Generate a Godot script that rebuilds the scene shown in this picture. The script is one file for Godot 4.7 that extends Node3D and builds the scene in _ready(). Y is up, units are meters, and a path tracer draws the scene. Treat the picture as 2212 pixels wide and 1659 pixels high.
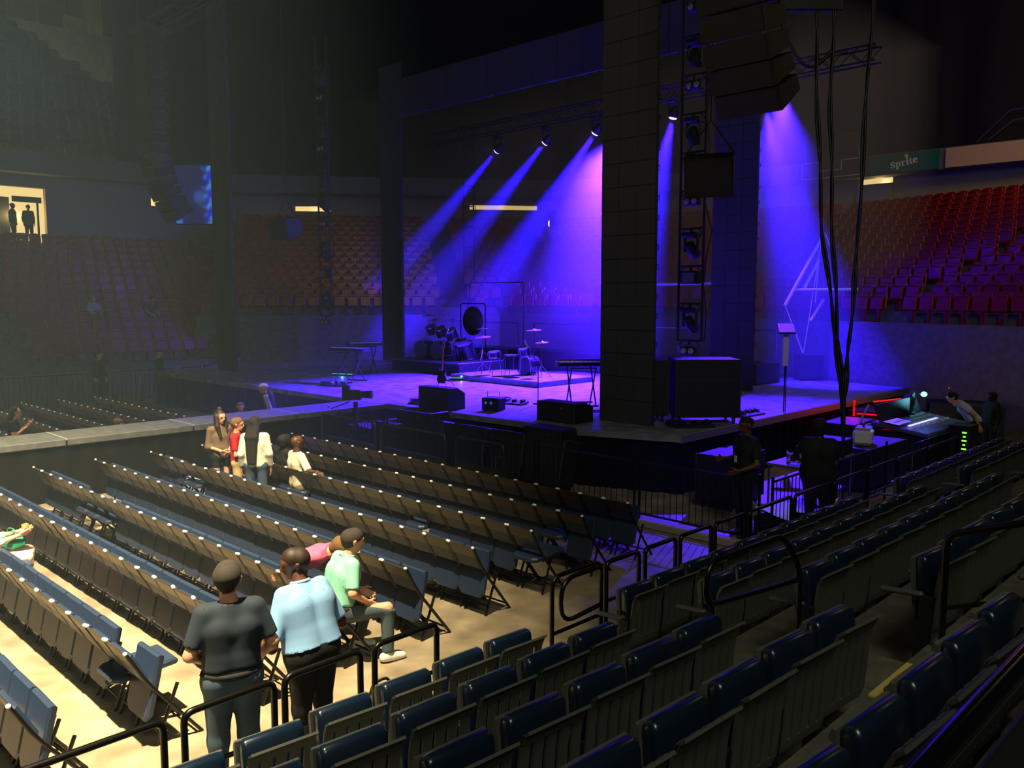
extends Node3D
# An arena before a concert: folding chairs on the floor, a hazy blue stage beyond, a raked side stand in front.
# World: +x runs from the audience to the back of the stage, -z from our side stand to the opposite one, y is up, metres.

const STAGE_H := 1.1
var M := {}
var used := {}
var rng := RandomNumberGenerator.new()
var hand_mesh := {}
var head_mesh: ArrayMesh

func _ready() -> void:
	rng.seed = 4711
	view_and_light()
	make_materials()
	build_hall()
	build_bowl()
	build_side_stand()
	build_stage()
	build_rig()
	build_floor_chairs()
	build_barriers()
	build_stage_gear()
	build_wings()
	build_people()
	build_haze()

# ---------------------------------------------------------------- camera, air and light
func view_and_light() -> void:
	var cam := Camera3D.new()
	cam.name = "camera"
	cam.fov = 48.30
	cam.near = 0.05
	cam.far = 200.0
	add_child(cam)
	cam.position = Vector3(0, 3.6, 0)
	cam.rotation = Vector3(deg_to_rad(-5.85), deg_to_rad(-45.7), 0)
	cam.current = true
	var e := Environment.new()
	e.background_mode = Environment.BG_COLOR
	e.background_color = Color.BLACK
	e.tonemap_mode = Environment.TONE_MAPPER_LINEAR
	e.tonemap_exposure = 1.0
	e.sdfgi_enabled = true
	e.ssao_enabled = true
	e.ssil_enabled = true
	e.volumetric_fog_enabled = true
	e.volumetric_fog_density = 0.0
	var w := WorldEnvironment.new()
	w.name = "world_environment"
	w.environment = e
	add_child(w)
	# house lamps in the roof, above the left of the picture; the one over the floor seats is full up, two are dimmed, the last is added to brighten the upper seats
	house_lamp("nearest lamp, over the near floor seats", Vector3(-0.5, 17.0, -4.5), Vector3(0.8, 0, -10.9), 27.0, 2500.0, Color(1.0, 0.93, 0.76))
	house_lamp("lamp over the middle of the floor seats", Vector3(3.0, 19.0, -6.5), Vector3(5.4, 0, -13.4), 17.0, 900.0, Color(1.0, 0.93, 0.78))
	house_lamp("lamp over the seats beyond the runway", Vector3(5.0, 21.0, -22.0), Vector3(4.5, 0, -21.0), 24.0, 420.0, Color(1.0, 0.95, 0.82))
	house_lamp("lamp added to brighten the upper stand", Vector3(9.0, 25.0, -38.0), Vector3(13.0, 15.0, -51.0), 34.0, 130.0, Color(0.90, 1.0, 0.96))
	# added area fills, out of view, lifting the base brightness of the bowl
	fill_panel("over the side stand", Vector3(-3.0, 16.0, 7.0), Vector3(6.0, 0.0, -5.0), 6.0, 88.0, Color(0.98, 0.97, 0.86))
	fill_panel("over the opposite stand", Vector3(-2.0, 23.5, -34.0), Vector3(6.0, 8.0, -42.0), 6.0, 26.0, Color(0.92, 1.0, 0.95))
	fill_panel("over the end stand", Vector3(31.0, 15.0, -2.5), Vector3(34.5, 5.0, -9.0), 4.0, 50.0, Color(1.0, 0.88, 0.70))

func house_lamp(which: String, at: Vector3, to: Vector3, angle: float, energy: float, c: Color) -> void:
	var t := thing("high_bay_lamp", "round metal roof " + which, "lamp", at, 0.0, "house lamps in the roof")
	var s := ns()
	lathe(s, [Vector2(0.34, 0.06), Vector2(0.24, 0.34), Vector2(0.10, 0.52), Vector2(0.03, 0.56)], 16, Transform3D())
	obj(t, "shade", s, mt("lamp_shade", Color(0.25, 0.25, 0.26), 0.5, 0.6))
	s = ns()
	lathe(s, [Vector2(0.02, 0.02), Vector2(0.24, 0.05), Vector2(0.24, 0.07)], 16, Transform3D())
	obj(t, "lens", s, glow("lamp_lens", c, 3.0))
	var l := SpotLight3D.new()
	l.name = "house_spot"
	l.light_color = c
	l.light_energy = energy
	l.spot_angle = angle
	l.spot_angle_attenuation = 1.0
	l.light_size = 0.16
	l.spot_range = 60.0
	l.spot_attenuation = 2.0
	l.shadow_enabled = true
	add_child(l)
	l.look_at_from_position(at, to + Vector3(0.001, 0, 0), Vector3.RIGHT)

func fill_panel(which: String, at: Vector3, to: Vector3, size: float, energy: float, c: Color) -> void:  # unseen fill light with a made-up housing
	var t := thing("roof_fill_panel", "added square diffuse fill panel under the roof " + which, "lamp", at, 0.0, "added fill panels under the roof")
	var s := ns()
	bx(s, Vector3(0, 0, 0.12), Vector3(size, size, 0.1))
	var l := AreaLight3D.new()
	l.name = "fill_light"
	l.area_size = Vector2(size, size)
	l.area_normalize_energy = true
	l.light_color = c
	l.light_energy = energy
	l.area_range = 80.0
	l.shadow_enabled = true
	add_child(l)
	l.look_at_from_position(at, to, Vector3.RIGHT)
	t.basis = l.basis
	obj(t, "housing", s, mt("lamp_shade", Color(0.25, 0.25, 0.26), 0.5, 0.6))

# ---------------------------------------------------------------- helpers: materials
func mt(key: String, c: Color, rough := 0.8, metal := 0.0, spec := 0.5) -> StandardMaterial3D:
	if M.has(key):
		return M[key]
	var m := StandardMaterial3D.new()
	m.resource_name = key
	m.albedo_color = c
	m.roughness = rough
	m.metallic = metal
	m.metallic_specular = spec
	M[key] = m
	return m

func glow(key: String, c: Color, energy: float) -> StandardMaterial3D:
	var m := mt(key, Color(0.05, 0.05, 0.05), 0.4)
	m.emission_enabled = true
	m.emission = c
	m.emission_energy_multiplier = energy
	return m

func noise_tex(seed_: int, freq: float, oct: int, dark: Color, light: Color, size := 512) -> NoiseTexture2D:
	var n := FastNoiseLite.new()
	n.seed = seed_
	n.frequency = freq
	n.fractal_octaves = oct
	var g := Gradient.new()
	g.set_color(0, dark)
	g.set_color(1, light)
	var t := NoiseTexture2D.new()
	t.width = size
	t.height = size
	t.seamless = true
	t.noise = n
	t.color_ramp = g
	return t

func textured(key: String, tex: Texture2D, per_metre: float, rough: float, spec := 0.5) -> StandardMaterial3D:
	var m := mt(key, Color.WHITE, rough, 0.0, spec)
	m.albedo_texture = tex
	m.uv1_triplanar = true
	m.uv1_world_triplanar = true
	m.uv1_scale = Vector3.ONE * per_metre
	return m

func make_materials() -> void:
	var f := textured("concrete", noise_tex(3, 0.012, 6, Color(0.50, 0.45, 0.37), Color(0.72, 0.65, 0.54), 1024), 0.13, 0.55)
	f.detail_enabled = true
	f.detail_blend_mode = BaseMaterial3D.BLEND_MODE_MUL
	f.detail_albedo = noise_tex(8, 0.03, 4, Color(0.80, 0.78, 0.74), Color(1, 1, 1), 512)
	f.detail_uv_layer = BaseMaterial3D.DETAIL_UV_1
	textured("tread", noise_tex(5, 0.02, 5, Color(0.32, 0.31, 0.265), Color(0.44, 0.43, 0.37)), 0.4, 0.7)
	textured("stage_deck", noise_tex(6, 0.015, 5, Color(0.34, 0.34, 0.37), Color(0.58, 0.58, 0.62)), 0.25, 0.45)
	textured("runway_top", noise_tex(7, 0.02, 5, Color(0.30, 0.30, 0.29), Color(0.42, 0.42, 0.40)), 0.4, 0.6)
	mt("skirt", Color(0.085, 0.075, 0.068), 0.95, 0.0, 0.2)
	mt("stage_skirt", Color(0.045, 0.045, 0.05), 0.95, 0.0, 0.2)
	mt("drape", Color(0.125, 0.12, 0.115), 0.95, 0.0, 0.2)
	mt("black_metal", Color(0.055, 0.05, 0.045), 0.42, 0.3)
	mt("chair_steel", Color(0.10, 0.085, 0.065), 0.35, 0.4)
	mt("chair_plate", Color(0.27, 0.23, 0.17), 0.35, 0.3)
	mt("chair_vinyl", Color(0.125, 0.18, 0.27), 0.5)
	mt("chair_cap_glint", Color(0.93, 0.92, 0.88), 0.25)  # near-white: the glint of the tube ends is put into the colour
	mt("seat_vinyl", Color(0.062, 0.125, 0.20), 0.26, 0.0, 0.6)
	mt("seat_shell", Color(0.30, 0.31, 0.285), 0.5)
	mt("seat_iron", Color(0.05, 0.05, 0.05), 0.6)
	mt("red_seat", Color(0.52, 0.06, 0.06), 0.3)
	mt("teal_seat", Color(0.09, 0.17, 0.19), 0.25)
	mt("rail", Color(0.05, 0.045, 0.045), 0.3, 0.2)
	mt("steel", Color(0.55, 0.55, 0.56), 0.3, 0.9)
	mt("white_paint", Color(0.86, 0.86, 0.86), 0.4)
	mt("gear_black", Color(0.045, 0.045, 0.05), 0.6)
	mt("grille", Color(0.07, 0.07, 0.085), 0.75)
	mt("led_face", Color(0.20, 0.20, 0.19), 0.75)
	mt("led_frame", Color(0.13, 0.13, 0.13), 0.7)
	mt("cream_wall", Color(0.52, 0.49, 0.44), 0.85)
	mt("tan_wall", Color(0.62, 0.52, 0.38), 0.8)
	mt("grey_wall", Color(0.36, 0.36, 0.36), 0.85)
	mt("roof", Color(0.10, 0.09, 0.08), 0.9)
	mt("yellow_nosing", Color(0.85, 0.75, 0.42), 0.6)
	mt("bronze", Color(0.80, 0.74, 0.60), 0.25, 0.8)
	mt("chrome", Color(0.85, 0.85, 0.88), 0.15, 1.0)
	mt("drum_shell", Color(0.10, 0.10, 0.14), 0.2, 0.2)
	mt("pale_metal", Color(0.55, 0.56, 0.62), 0.3, 0.4)
	mt("wood", Color(0.52, 0.30, 0.12), 0.45)
	mt("paper", Color(0.92, 0.91, 0.88), 0.8)
	mt("cable", Color(0.03, 0.03, 0.03), 0.5)

# ---------------------------------------------------------------- helpers: things and parts
func numbered(called: String) -> String:
	if not used.has(called):
		used[called] = 0
		return called
	used[called] += 1
	return "%s_%03d" % [called, used[called]]

func tag(o: Node, label: String, category: String, group := "", kind := "") -> void:
	if label:
		o.set_meta("label", label)
	if category:
		o.set_meta("category", category)
	if group:
		o.set_meta("group", group)
	if kind:
		o.set_meta("kind", kind)

func thing(called: String, label: String, category: String, at := Vector3.ZERO, turn := 0.0, group := "") -> Node3D:
	var o := Node3D.new()
	o.name = numbered(called)
	add_child(o)
	o.position = at
	o.rotation.y = turn
	tag(o, label, category, group)
	return o

func struct(called: String, label: String, category: String, s: SurfaceTool, m: Material) -> MeshInstance3D:
	var o := obj(self, called, s, m)
	tag(o, label, category, "", "structure")
	return o

func obj(parent: Node, called: String, s: SurfaceTool, m: Material, label := "") -> MeshInstance3D:
	s.generate_normals()
	return put(parent, called, s.commit(), m, Transform3D(), label)

func put(parent: Node, called: String, mesh: Mesh, m: Material, xf := Transform3D(), label := "") -> MeshInstance3D:
	var o := MeshInstance3D.new()
	o.name = numbered(called) if parent == self else called
	o.mesh = mesh
	if m:
		o.material_override = m
	o.transform = xf
	parent.add_child(o, true)
	if label:
		o.set_meta("label", label)
	return o

func copy_of(o: Node3D, called: String, at: Vector3, turn: float, label: String) -> Node3D:
	var c: Node3D = o.duplicate()
	c.name = numbered(called)
	add_child(c)
	c.position = at
	c.rotation.y = turn
	c.set_meta("label", label)
	return c

func nth(n: int) -> String:
	var w := ["first", "second", "third", "fourth", "fifth", "sixth", "seventh", "eighth", "ninth", "tenth", "eleventh", "twelfth", "thirteenth", "fourteenth", "fifteenth", "sixteenth", "seventeenth", "eighteenth", "nineteenth", "twentieth"]
	if n <= 20:
		return w[n - 1]
	var tens := ["twenty", "thirty", "forty", "fifty", "sixty", "seventy", "eighty", "ninety"]
	if n % 10 == 0:
		return tens[n / 10 - 2].trim_suffix("y") + "ieth"
	return tens[n / 10 - 2] + "-" + w[n % 10 - 1]

# ---------------------------------------------------------------- helpers: shapes
func ns() -> SurfaceTool:
	var s := SurfaceTool.new()
	s.begin(Mesh.PRIMITIVE_TRIANGLES)
	s.set_smooth_group(-1)
	return s

func mesh_of(s: SurfaceTool) -> ArrayMesh:
	s.generate_normals()
	return s.commit()

func tri(s: SurfaceTool, a: Vector3, b: Vector3, c: Vector3, n: Vector3) -> void:
	s.add_vertex(a)
	if (a - c).cross(a - b).dot(n) < 0.0:
		s.add_vertex(c)
		s.add_vertex(b)
	else:
		s.add_vertex(b)
		s.add_vertex(c)

func quad(s: SurfaceTool, a: Vector3, b: Vector3, c: Vector3, d: Vector3, n: Vector3) -> void:
	tri(s, a, b, c, n)
	tri(s, a, c, d, n)

func bx(s: SurfaceTool, c: Vector3, size: Vector3, b := Basis(), ch := 0.0) -> void:
	s.set_smooth_group(-1)
	var h := size * 0.5
	var k := minf(ch, minf(h.x, minf(h.y, h.z)) * 0.9)
	for i in 3:
		var u := (i + 1) % 3
		var v := (i + 2) % 3
		for sg in [-1.0, 1.0]:
			var p: Array[Vector3] = []
			for q in [[-1.0, -1.0], [1.0, -1.0], [1.0, 1.0], [-1.0, 1.0]]:
				var w := Vector3()
				w[i] = sg * h[i]
				w[u] = q[0] * (h[u] - k)
				w[v] = q[1] * (h[v] - k)
				p.append(c + b * w)
			var n := Vector3()
			n[i] = sg
			quad(s, p[0], p[1], p[2], p[3], b * n)
		if k > 0.0:
			for su in [-1.0, 1.0]:
				for sv in [-1.0, 1.0]:
					var a1 := Vector3()
					var a2 := Vector3()
					a1[u] = su * h[u]
					a1[v] = sv * (h[v] - k)
					a2[u] = su * (h[u] - k)
					a2[v] = sv * h[v]
					a1[i] = h[i] - k
					a2[i] = h[i] - k
					var b1 := a1
					var b2 := a2
					b1[i] = -a1[i]
					b2[i] = -a2[i]
					var n := Vector3()
					n[u] = su
					n[v] = sv
					quad(s, c + b * a1, c + b * a2, c + b * b2, c + b * b1, b * n)
	if k > 0.0:
		for sx in [-1.0, 1.0]:
			for sy in [-1.0, 1.0]:
				for sz in [-1.0, 1.0]:
					var g := Vector3(sx, sy, sz)
					tri(s, c + b * (g * Vector3(h.x, h.y - k, h.z - k)), c + b * (g * Vector3(h.x - k, h.y, h.z - k)), c + b * (g * Vector3(h.x - k, h.y - k, h.z)), b * g)

func tube(s: SurfaceTool, pts: Array, r: float, n := 8, r2 := -1.0) -> void:
	var rings: Array = []
	var up := Vector3.ZERO
	var m := pts.size()
	for i in m:
		var d: Vector3
		if i == 0:
			d = pts[1] - pts[0]
		elif i == m - 1:
			d = pts[m - 1] - pts[m - 2]
		else:
			d = (pts[i] - pts[i - 1]).normalized() + (pts[i + 1] - pts[i]).normalized()
		d = d.normalized()
		if up == Vector3.ZERO:
			up = d.cross(Vector3.UP if absf(d.y) < 0.9 else Vector3.RIGHT).normalized()
		up = (up - d * up.dot(d)).normalized()
		var side := d.cross(up)
		var rr := r if r2 < 0.0 else lerpf(r, r2, float(i) / (m - 1))
		var ring: Array[Vector3] = []
		for k in n:
			var a := TAU * k / n
			ring.append(pts[i] + (up * cos(a) + side * sin(a)) * rr)
		rings.append(ring)
	s.set_smooth_group(0)
	for i in m - 1:
		for k in n:
			var j := (k + 1) % n
			var out: Vector3 = rings[i][k] + rings[i][j] - pts[i] * 2.0
			quad(s, rings[i][k], rings[i][j], rings[i + 1][j], rings[i + 1][k], out)
	s.set_smooth_group(-1)
	for k in range(1, n - 1):
		tri(s, rings[0][0], rings[0][k], rings[0][k + 1], pts[0] - pts[1])
		tri(s, rings[m - 1][0], rings[m - 1][k], rings[m - 1][k + 1], pts[m - 1] - pts[m - 2])

func arc(a: Vector3, corner: Vector3, b: Vector3, r: float, steps := 4) -> Array:
	# points of the rounded corner between the two straight runs a-corner and corner-b
	var u := (a - corner).normalized()
	var v := (b - corner).normalized()
	var out := []
	for i in steps + 1:
		var t := float(i) / steps
		var p := corner + u * r * (1.0 - t) * (1.0 - t) + v * r * t * t
		out.append(p)
	return out

func rounded(pts: Array, r: float, steps := 4) -> Array:
	var out := [pts[0]]
	for i in range(1, pts.size() - 1):
		out.append_array(arc(pts[i - 1], pts[i], pts[i + 1], r, steps))
	out.append(pts[-1])
	return out

func lathe(s: SurfaceTool, prof: Array, n: int, xf: Transform3D, smooth := true) -> void:
	# prof: (radius, height) pairs from the bottom up along the outside
	s.set_smooth_group(0 if smooth else -1)
	for i in prof.size() - 1:
		var p: Vector2 = prof[i]
		var q: Vector2 = prof[i + 1]
		for k in n:
			var a := TAU * k / n
			var b := TAU * (k + 1) / n
			var mid := (a + b) * 0.5
			var nn := Vector3(cos(mid) * (q.y - p.y), -(q.x - p.x), sin(mid) * (q.y - p.y))
			var v0 := xf * Vector3(cos(a) * p.x, p.y, sin(a) * p.x)
			var v1 := xf * Vector3(cos(b) * p.x, p.y, sin(b) * p.x)
			var v2 := xf * Vector3(cos(b) * q.x, q.y, sin(b) * q.x)
			var v3 := xf * Vector3(cos(a) * q.x, q.y, sin(a) * q.x)
			if p.x > 1e-5:
				tri(s, v0, v1, v2, xf.basis * nn)
			if q.x > 1e-5:
				tri(s, v0, v2, v3, xf.basis * nn)

func prism(s: SurfaceTool, poly: PackedVector2Array, d0: float, d1: float, xf := Transform3D(), bevel := 0.0, smooth := false) -> void:
	# poly in the local xy plane, extruded along local z from d0 to d1
	s.set_smooth_group(0 if smooth else -1)
	var area := 0.0
	var n := poly.size()
	var mid := Vector2()
	for i in n:
		area += poly[i].cross(poly[(i + 1) % n])
		mid += poly[i] / n
	var sgn := 1.0 if area > 0.0 else -1.0
	var inner := PackedVector2Array()
	var half := PackedVector2Array()
	for p in poly:
		inner.append(p + (mid - p).normalized() * bevel)
		half.append(p + (mid - p).normalized() * bevel * 0.3)
	var layers := [[d0, inner], [d0 + bevel, poly], [d1 - bevel, poly], [d1, inner]] if bevel > 0.0 else [[d0, poly], [d1, poly]]
	if smooth:
		layers = [[d0, inner], [d0 + bevel * 0.3, half], [d0 + bevel, poly], [d1 - bevel, poly], [d1 - bevel * 0.3, half], [d1, inner]]
	for L in layers.size() - 1:
		var a: PackedVector2Array = layers[L][1]
		var b: PackedVector2Array = layers[L + 1][1]
		for i in n:
			var j := (i + 1) % n
			var e := poly[j] - poly[i]
			var nn := xf.basis * Vector3(e.y * sgn, -e.x * sgn, 0)
			quad(s, xf * Vector3(a[i].x, a[i].y, layers[L][0]), xf * Vector3(a[j].x, a[j].y, layers[L][0]), xf * Vector3(b[j].x, b[j].y, layers[L + 1][0]), xf * Vector3(b[i].x, b[i].y, layers[L + 1][0]), nn)
	var cap: PackedVector2Array = layers[0][1]
	var idx := Geometry2D.triangulate_polygon(cap)
	for i in range(0, idx.size(), 3):
		for e in [[d0, -1.0], [d1, 1.0]]:
			tri(s, xf * Vector3(cap[idx[i]].x, cap[idx[i]].y, e[0]), xf * Vector3(cap[idx[i + 1]].x, cap[idx[i + 1]].y, e[0]), xf * Vector3(cap[idx[i + 2]].x, cap[idx[i + 2]].y, e[0]), xf.basis * Vector3(0, 0, e[1]))

func ball(s: SurfaceTool, c: Vector3, r: Vector3, n := 10, rows := 6, b := Basis()) -> void:
	var prof := []
	for i in rows + 1:
		var a := -PI / 2 + PI * i / rows
		prof.append(Vector2(cos(a), sin(a)))
	lathe(s, prof, n, Transform3D(b * Basis.from_scale(r), c))

func drape(s: SurfaceTool, a: Vector3, b: Vector3, top: float, fold: float, depth: float, salt := 0.0) -> void:
	# a pleated hanging cloth from a to b (their y is the hem) up to the height top
	var d := b - a
	var along := Vector3(d.x, 0, d.z)
	var len := along.length()
	along /= len
	var nrm := along.cross(Vector3.UP)
	var steps := maxi(4, int(len / fold * 5.0))
	var last := []
	s.set_smooth_group(0)
	for i in steps + 1:
		var t := float(i) / steps
		var x := len * t
		var w := sin(x / fold * TAU + 1.7 * sin(x * 0.9 + salt)) * depth + sin(x * 1.37 + salt) * depth * 0.6
		var lo := a + d * t + nrm * w
		var hi := Vector3(a.x + d.x * t, top, a.z + d.z * t) + nrm * w * 0.7
		if i:
			quad(s, last[0], lo, hi, last[1], nrm)
		last = [lo, hi]

func look_along(d: Vector3) -> Basis:
	# a basis whose -y axis points along d
	var q := Quaternion(Vector3.DOWN, d.normalized()) if d.normalized().dot(Vector3.UP) < 0.999 else Quaternion(Vector3.RIGHT, PI)
	return Basis(q)

# ---------------------------------------------------------------- the hall
func v2(p: Vector2, y: float) -> Vector3:
	return Vector3(p.x, y, p.y)

func build_hall() -> void:
	var s := ns()
	bx(s, Vector3(16, -0.1, -20), Vector3(64, 0.2, 84))
	struct("floor", "tan polished concrete arena floor", "floor", s, M.concrete)
	s = ns()
	bx(s, Vector3(16, 26.2, -20), Vector3(64, 0.4, 84))
	struct("ceiling", "dark arena roof deck", "ceiling", s, M.roof)
	s = ns()
	bx(s, Vector3(16, 13, -61.8), Vector3(64, 26, 0.4))
	var back := struct("wall_far", "brown panelled wall behind the upper seats", "wall", s, M.grey_wall)
	s = ns()
	bx(s, Vector3(47.8, 13, -20), Vector3(0.4, 26, 84))
	struct("wall_stage_end", "dark end wall beyond the stage", "wall", s, M.grey_wall)
	s = ns()
	bx(s, Vector3(-15.8, 13, -20), Vector3(0.4, 26, 84))
	struct("wall_entrance_end", "plain wall at the entrance end", "wall", s, M.grey_wall)
	s = ns()
	bx(s, Vector3(16, 13, 21.8), Vector3(64, 26, 0.4))
	struct("wall_near", "plain wall behind the side stand", "wall", s, M.grey_wall)
	# tall vertical cladding panels on the far wall, with dark gaps between them
	var tones := [mt("panel_brown", Color(0.27, 0.24, 0.20), 0.8), mt("panel_tan", Color(0.33, 0.29, 0.23), 0.8), mt("panel_dark", Color(0.20, 0.185, 0.16), 0.8)]
	var pm := ns()
	bx(pm, Vector3.ZERO, Vector3(1.5, 9.0, 0.12), Basis(), 0.03)
	var pmesh := mesh_of(pm)
	for i in 20:
		put(back, "cladding_panel", pmesh, tones[(i * 7 + i / 3) % 3], Transform3D(Basis(), Vector3(-2.0 + i * 1.72, 20.6, -61.5)))
	# the pale louvred wall and column to the right of the upper seats
	s = ns()
	bx(s, Vector3(24.6, 15.0, -58.6), Vector3(9.0, 12.0, 0.3))
	var lw := struct("wall_louvred", "pale tan louvred wall beside the upper seats", "wall", s, M.tan_wall)
	var sm := ns()
	bx(sm, Vector3.ZERO, Vector3(8.8, 0.16, 0.14), Basis(Vector3.RIGHT, 0.5))
	var smesh := mesh_of(sm)
	for i in 34:
		put(lw, "louvre", smesh, M.tan_wall, Transform3D(Basis(), Vector3(24.6, 9.4 + i * 0.34, -58.38)))
	s = ns()
	bx(s, Vector3(21.4, 17.0, -57.4), Vector3(0.9, 18, 0.9), Basis(), 0.05)
	struct("trim_1", "pale steel column rising beside the upper seats", "column", s, M.tan_wall)

func offset_path(path: Array, d: float) -> Array:
	# the polyline moved inward (to the right of its run in plan) by d, with mitred corners
	var n := path.size()
	var dirs := []
	for i in n - 1:
		dirs.append((path[i + 1] - path[i]).normalized())
	var out := []
	for i in n:
		var a: Vector2 = dirs[maxi(i - 1, 0)]
		var b: Vector2 = dirs[mini(i, n - 2)]
		var na := Vector2(-a.y, a.x)
		var nb := Vector2(-b.y, b.x)
		var m := (na + nb).normalized()
		out.append(path[i] + m * d / m.dot(na))
	return out

func terrace(called: String, label: String, path: Array, rows: int, depth: float, y0: float, rise: float, m: Material, foot := 0.0) -> void:
	var s := ns()
	var lines := []
	for k in rows + 1:
		lines.append(offset_path(path, (rows - k) * depth))
	for i in path.size() - 1:
		var d: Vector2 = (path[i + 1] - path[i]).normalized()
		var nrm := Vector3(-d.y, 0, d.x)
		for k in rows:
			var y := y0 + rise * k
			var a: Vector2 = lines[k][i]
			var b: Vector2 = lines[k][i + 1]
			var c: Vector2 = lines[k + 1][i + 1]
			var e: Vector2 = lines[k + 1][i]
			quad(s, v2(a, y), v2(b, y), v2(c, y), v2(e, y), Vector3.UP)
			quad(s, v2(a, y - (rise if k else y0 - foot)), v2(b, y - (rise if k else y0 - foot)), v2(b, y), v2(a, y), nrm)
	struct(called, label, "terrace", s, m)

func bowl_seat_meshes(scale: float) -> Array:
	var s := ns()
	bx(s, Vector3(0, 0.62, 0.10), Vector3(0.45, 0.44, 0.05) * scale, Basis(Vector3.RIGHT, 0.16), 0.02)
	ball(s, Vector3(0, 0.835, 0.135), Vector3(0.215, 0.035, 0.04), 10, 4)
	var p := ns()
	bx(p, Vector3(0, 0.56, -0.06), Vector3(0.42, 0.40, 0.06), Basis(Vector3.RIGHT, 0.10), 0.02)
	ball(p, Vector3(0, 0.755, -0.08), Vector3(0.20, 0.03, 0.045), 10, 4)
	bx(p, Vector3(0, 0.20, 0.06), Vector3(0.06, 0.40, 0.10))
	return [mesh_of(s), mesh_of(p)]

func bowl_seats(kind: String, word: String, where: String, path: Array, rows: int, depth: float, y0: float, rise: float, seg: int, singles: int, mat: Material, meshes: Array, ends := []) -> void:
	# seats along one side of a terrace: the singles that show largest as things, the rest as one mass
	var mass: Array[Transform3D] = []
	for k in range(rows - 1, -1, -1):
		var line := offset_path(path, (rows - k - 0.75) * depth)
		var a: Vector2 = line[seg]
		var b: Vector2 = line[seg + 1]
		var d := (b - a).normalized()
		var turn := atan2(-d.y, d.x) + PI
		var n := int(a.distance_to(b) / 0.52 - 0.5)
		var first := 0
		for j in n:
			var t := (j + 0.5 + 0.5 * (k % 2)) * 0.52
			var p := a + d * t
			if fmod(t + 3.0, 12.6) < 1.25:
				first = 0
				continue
			if ends.size() and p.x > lerpf(ends[0], ends[1], float(k) / (rows - 1)):
				continue
			first += 1
			var xf := Transform3D(Basis(Vector3.UP, turn), v2(p, y0 + rise * k))
			if singles > 0:
				singles -= 1
				var o := thing(kind, "%s seat in %s, %s row down, %s along" % [word, where, nth(rows - k), nth(j + 1)], "seat", xf.origin, turn, "%s seats in %s" % [word, where])
				put(o, "backrest", meshes[0], mat)
				put(o, "seat", meshes[1], mat)
			else:
				mass.append(xf)
	if mass.size():
		var mm := MultiMesh.new()
		mm.transform_format = MultiMesh.TRANSFORM_3D
		var s := SurfaceTool.new()
		s.append_from(meshes[0], 0, Transform3D())
		s.append_from(meshes[1], 0, Transform3D())
		mm.mesh = s.commit()
		mm.instance_count = mass.size()
		for i in mass.size():
			mm.set_instance_transform(i, mass[i])
		var o := MultiMeshInstance3D.new()
		o.name = numbered(kind + "_block")
		o.multimesh = mm
		o.material_override = mat
		add_child(o)
		tag(o, "the remaining %s seats of %s" % [word, where], "seating", "", "stuff")

func wall_run(s: SurfaceTool, a: Vector2, b: Vector2, y0: float, y1: float, gaps: Array) -> void:
	# a wall 0.3 thick from a to b with openings [from, to, bottom, top], distances measured from a
	var d := (b - a).normalized()
	var bas := Basis(Vector3.UP, atan2(-d.y, d.x))
	var at := 0.0
	var end := a.distance_to(b)
	for g in gaps + [[end, end, y0, y1]]:
		if g[0] > at:
			bx(s, v2(a + d * (at + g[0]) * 0.5, (y0 + y1) * 0.5), Vector3(g[0] - at, y1 - y0, 0.3), bas)
		if g[1] > g[0]:
			if g[2] > y0:
				bx(s, v2(a + d * (g[1] + g[0]) * 0.5, (y0 + g[2]) * 0.5), Vector3(g[1] - g[0], g[2] - y0, 0.3), bas)
			if g[3] < y1:
				bx(s, v2(a + d * (g[1] + g[0]) * 0.5, (y1 + g[3]) * 0.5), Vector3(g[1] - g[0], y1 - g[3], 0.3), bas)
		at = g[1]

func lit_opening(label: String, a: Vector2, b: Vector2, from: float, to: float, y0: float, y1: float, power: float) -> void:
	# the lit corridor seen through an opening in the wall a-b: a glowing back panel imitating its lit wall, and a light
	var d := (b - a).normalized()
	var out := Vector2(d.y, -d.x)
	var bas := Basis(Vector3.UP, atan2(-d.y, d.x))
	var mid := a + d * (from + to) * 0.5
	var o := thing("corridor_glow_panel", label, "light panel", v2(mid + out * 0.7, y0), 0.0, "lit openings of the concourse")
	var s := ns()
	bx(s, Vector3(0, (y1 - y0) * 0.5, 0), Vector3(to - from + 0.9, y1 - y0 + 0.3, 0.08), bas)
	obj(o, "lens", s, glow("corridor_glow", Color(1.0, 0.86, 0.55), 0.95))  # glows in place of the lit corridor wall, not a lamp lens
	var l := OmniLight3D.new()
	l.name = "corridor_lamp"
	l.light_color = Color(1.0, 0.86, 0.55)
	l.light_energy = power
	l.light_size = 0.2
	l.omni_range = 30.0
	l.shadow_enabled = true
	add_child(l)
	l.position = v2(mid + out * 0.35, (y0 + y1) * 0.5)

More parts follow.
